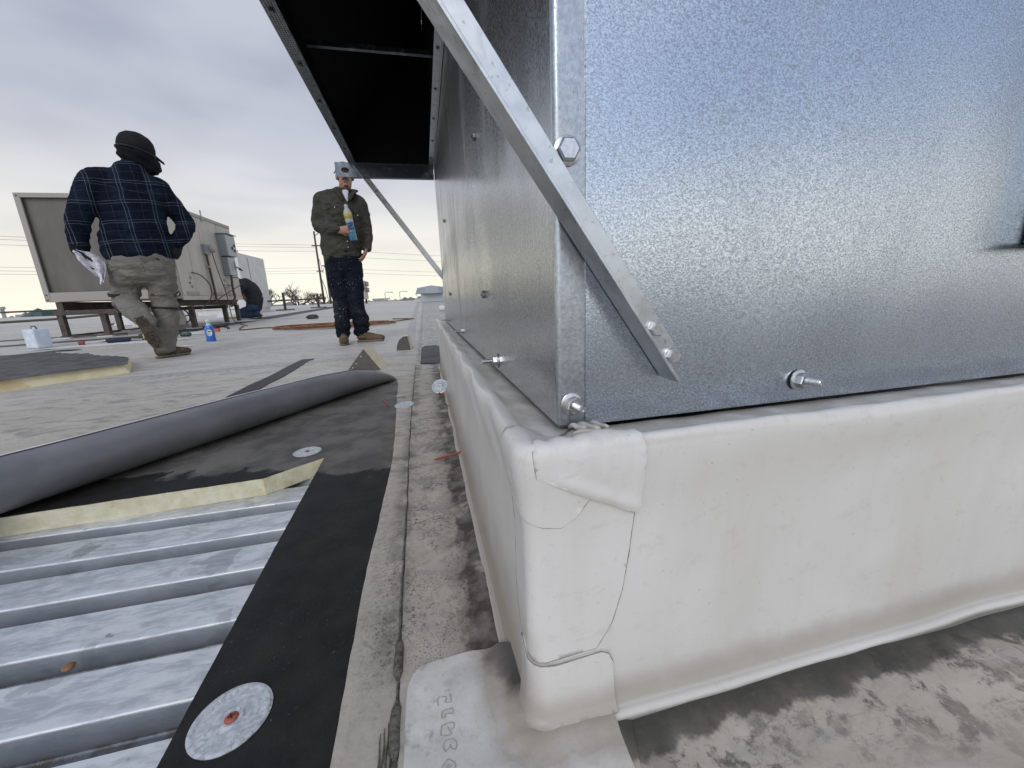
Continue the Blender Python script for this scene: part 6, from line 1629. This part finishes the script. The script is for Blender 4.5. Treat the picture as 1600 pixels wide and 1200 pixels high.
# sign, green roofed building, lamp posts, low buildings along the skyline
t = thing('billboard', (-38.5, 46.2, -7), 'distant double billboard standing on thin posts at the far left', 'billboard')
M_sign = mat('sign_grey', lambda tt: dict(color=(.30, .31, .32), rough=.7)); M_pale2 = mat('hazy_wall', lambda tt: dict(color=tt.mix(tt.noise(tt.obj(), .4, 3), (.38, .38, .37), (.52, .52, .50)), rough=.8))
m = MB(); m.box((0, 0, 8.20), (1.35, .2, .24), Matrix.Rotation(-.68, 3, 'Z')); m.build('sign_board', M_sign, t); m = MB(); m.box((.1, .1, 7.80), (.8, .2, .18), Matrix.Rotation(-.68, 3, 'Z')); m.build('sign_board', M_sign, t)
for k in (-.35, -.12, .12, .35): m = MB(); m.bb((k - .03, -k * .8 - .03, 0), (k + .03, -k * .8 + .03, 8.1)); m.build('post', M_sign, t)
t = thing('green_roofed_building', (-37.5, 48.5, -7), 'distant low building with dark green pitched roof at the far left', 'building')
M_green = mat('green_roof', lambda tt: dict(color=(.035, .085, .08), rough=.7)); m = MB(); m.box((0, 0, 3.4), (3.0, 2.4, 6.8), Matrix.Rotation(-.68, 3, 'Z')); m.build('wall', M_pale2, t)
R_ = Matrix.Rotation(-.68, 3, 'Z'); m = MB(); m.add([R_ @ Vector(p) + Vector((0, 0, 7.1)) for p in ((-1.9, -1.3, 0), (1.4, -1.3, 0), (1.4, 1.3, 0), (-1.9, 1.3, 0), (-.4, 0, 1.0), (-.1, 0, 1.0))], [(0, 1, 5, 4), (1, 2, 5), (2, 3, 4, 5), (3, 0, 4), (3, 2, 1, 0)]); m.build('roof', M_green, t)
m = MB(); m.box((R_ @ Vector((2.6, 0, 0))) + Vector((0, 0, 7.4)), (2.4, 1.6, .7), R_); m.build('roof_wing', M_green, t)
rnd = random.Random(4)
M_far = [mat('far_wall_pale', lambda tt: dict(color=(.50, .49, .47), rough=.9)), mat('far_wall_grey', lambda tt: dict(color=(.36, .37, .38), rough=.9)), mat('far_wall_tan', lambda tt: dict(color=(.42, .38, .33), rough=.9))]
spots = [(-150, 150, 26, 'leftmost'), (-120, 175, 34, 'second from left'), (-78, 190, 30, 'third from left'), (-30, 230, 36, 'fourth from left'), (15, 240, 40, 'fifth from left'), (60, 230, 30, 'rightmost')]
for x, y, w_, nm in spots:
    t = thing('far_building', (x, y, -7), f'{nm} of the low pale buildings on the skyline', 'building', 'low buildings on the skyline')
    m = MB(); m.box((0, 0, 3.8), (w_, 14, 7.6 + rnd.random() * .8)); m.build('wall', M_far[rnd.randrange(3)], t); m = MB(); m.box((w_ * .2, 0, 8.4), (w_ * .25, 6, .7)); m.build('roof_unit', M_far[1], t)
def lamp_post(x, y, h, label):
    t = thing('street_lamp', (x, y, -7), label, 'street lamp', 'street lamps on the skyline'); m = MB(); m.tube([(0, 0, 0), (0, 0, h), (.3, 0, h + .3), (1.4, 0, h + .25)], .07, 6); m.build('post', M_sign, t); m = MB(); m.box((1.6, 0, h + .22), (.6, .25, .14)); m.build('lamp_head', M_sign, t)
lamp_post(-8.5, 95, 9.0, 'street lamp just right of the far air conditioner'); lamp_post(-5.5, 100, 9.2, 'street lamp midway between far air conditioner and roof vent'); lamp_post(-62, 66, 8.5, 'street lamp between the green roof and the air handler'); lamp_post(-64, 58, 8.6, 'street lamp near the billboard')
# a line of dark trees far away
m = MB(); rnd = random.Random(9)
for k in range(260):
    x = -420 + k * 3.4 + rnd.uniform(-2, 2); y = 420 + rnd.uniform(-20, 20); r_ = rnd.uniform(2.5, 5); ellip(m, (x, y, -7 + r_), (r_ * 1.2, r_, r_ * 1.25), n=6)
props(m.build('distant_trees', mat('hazy_tree_line', lambda tt: dict(color=(.20, .20, .205), rough=1.))), kind='stuff')
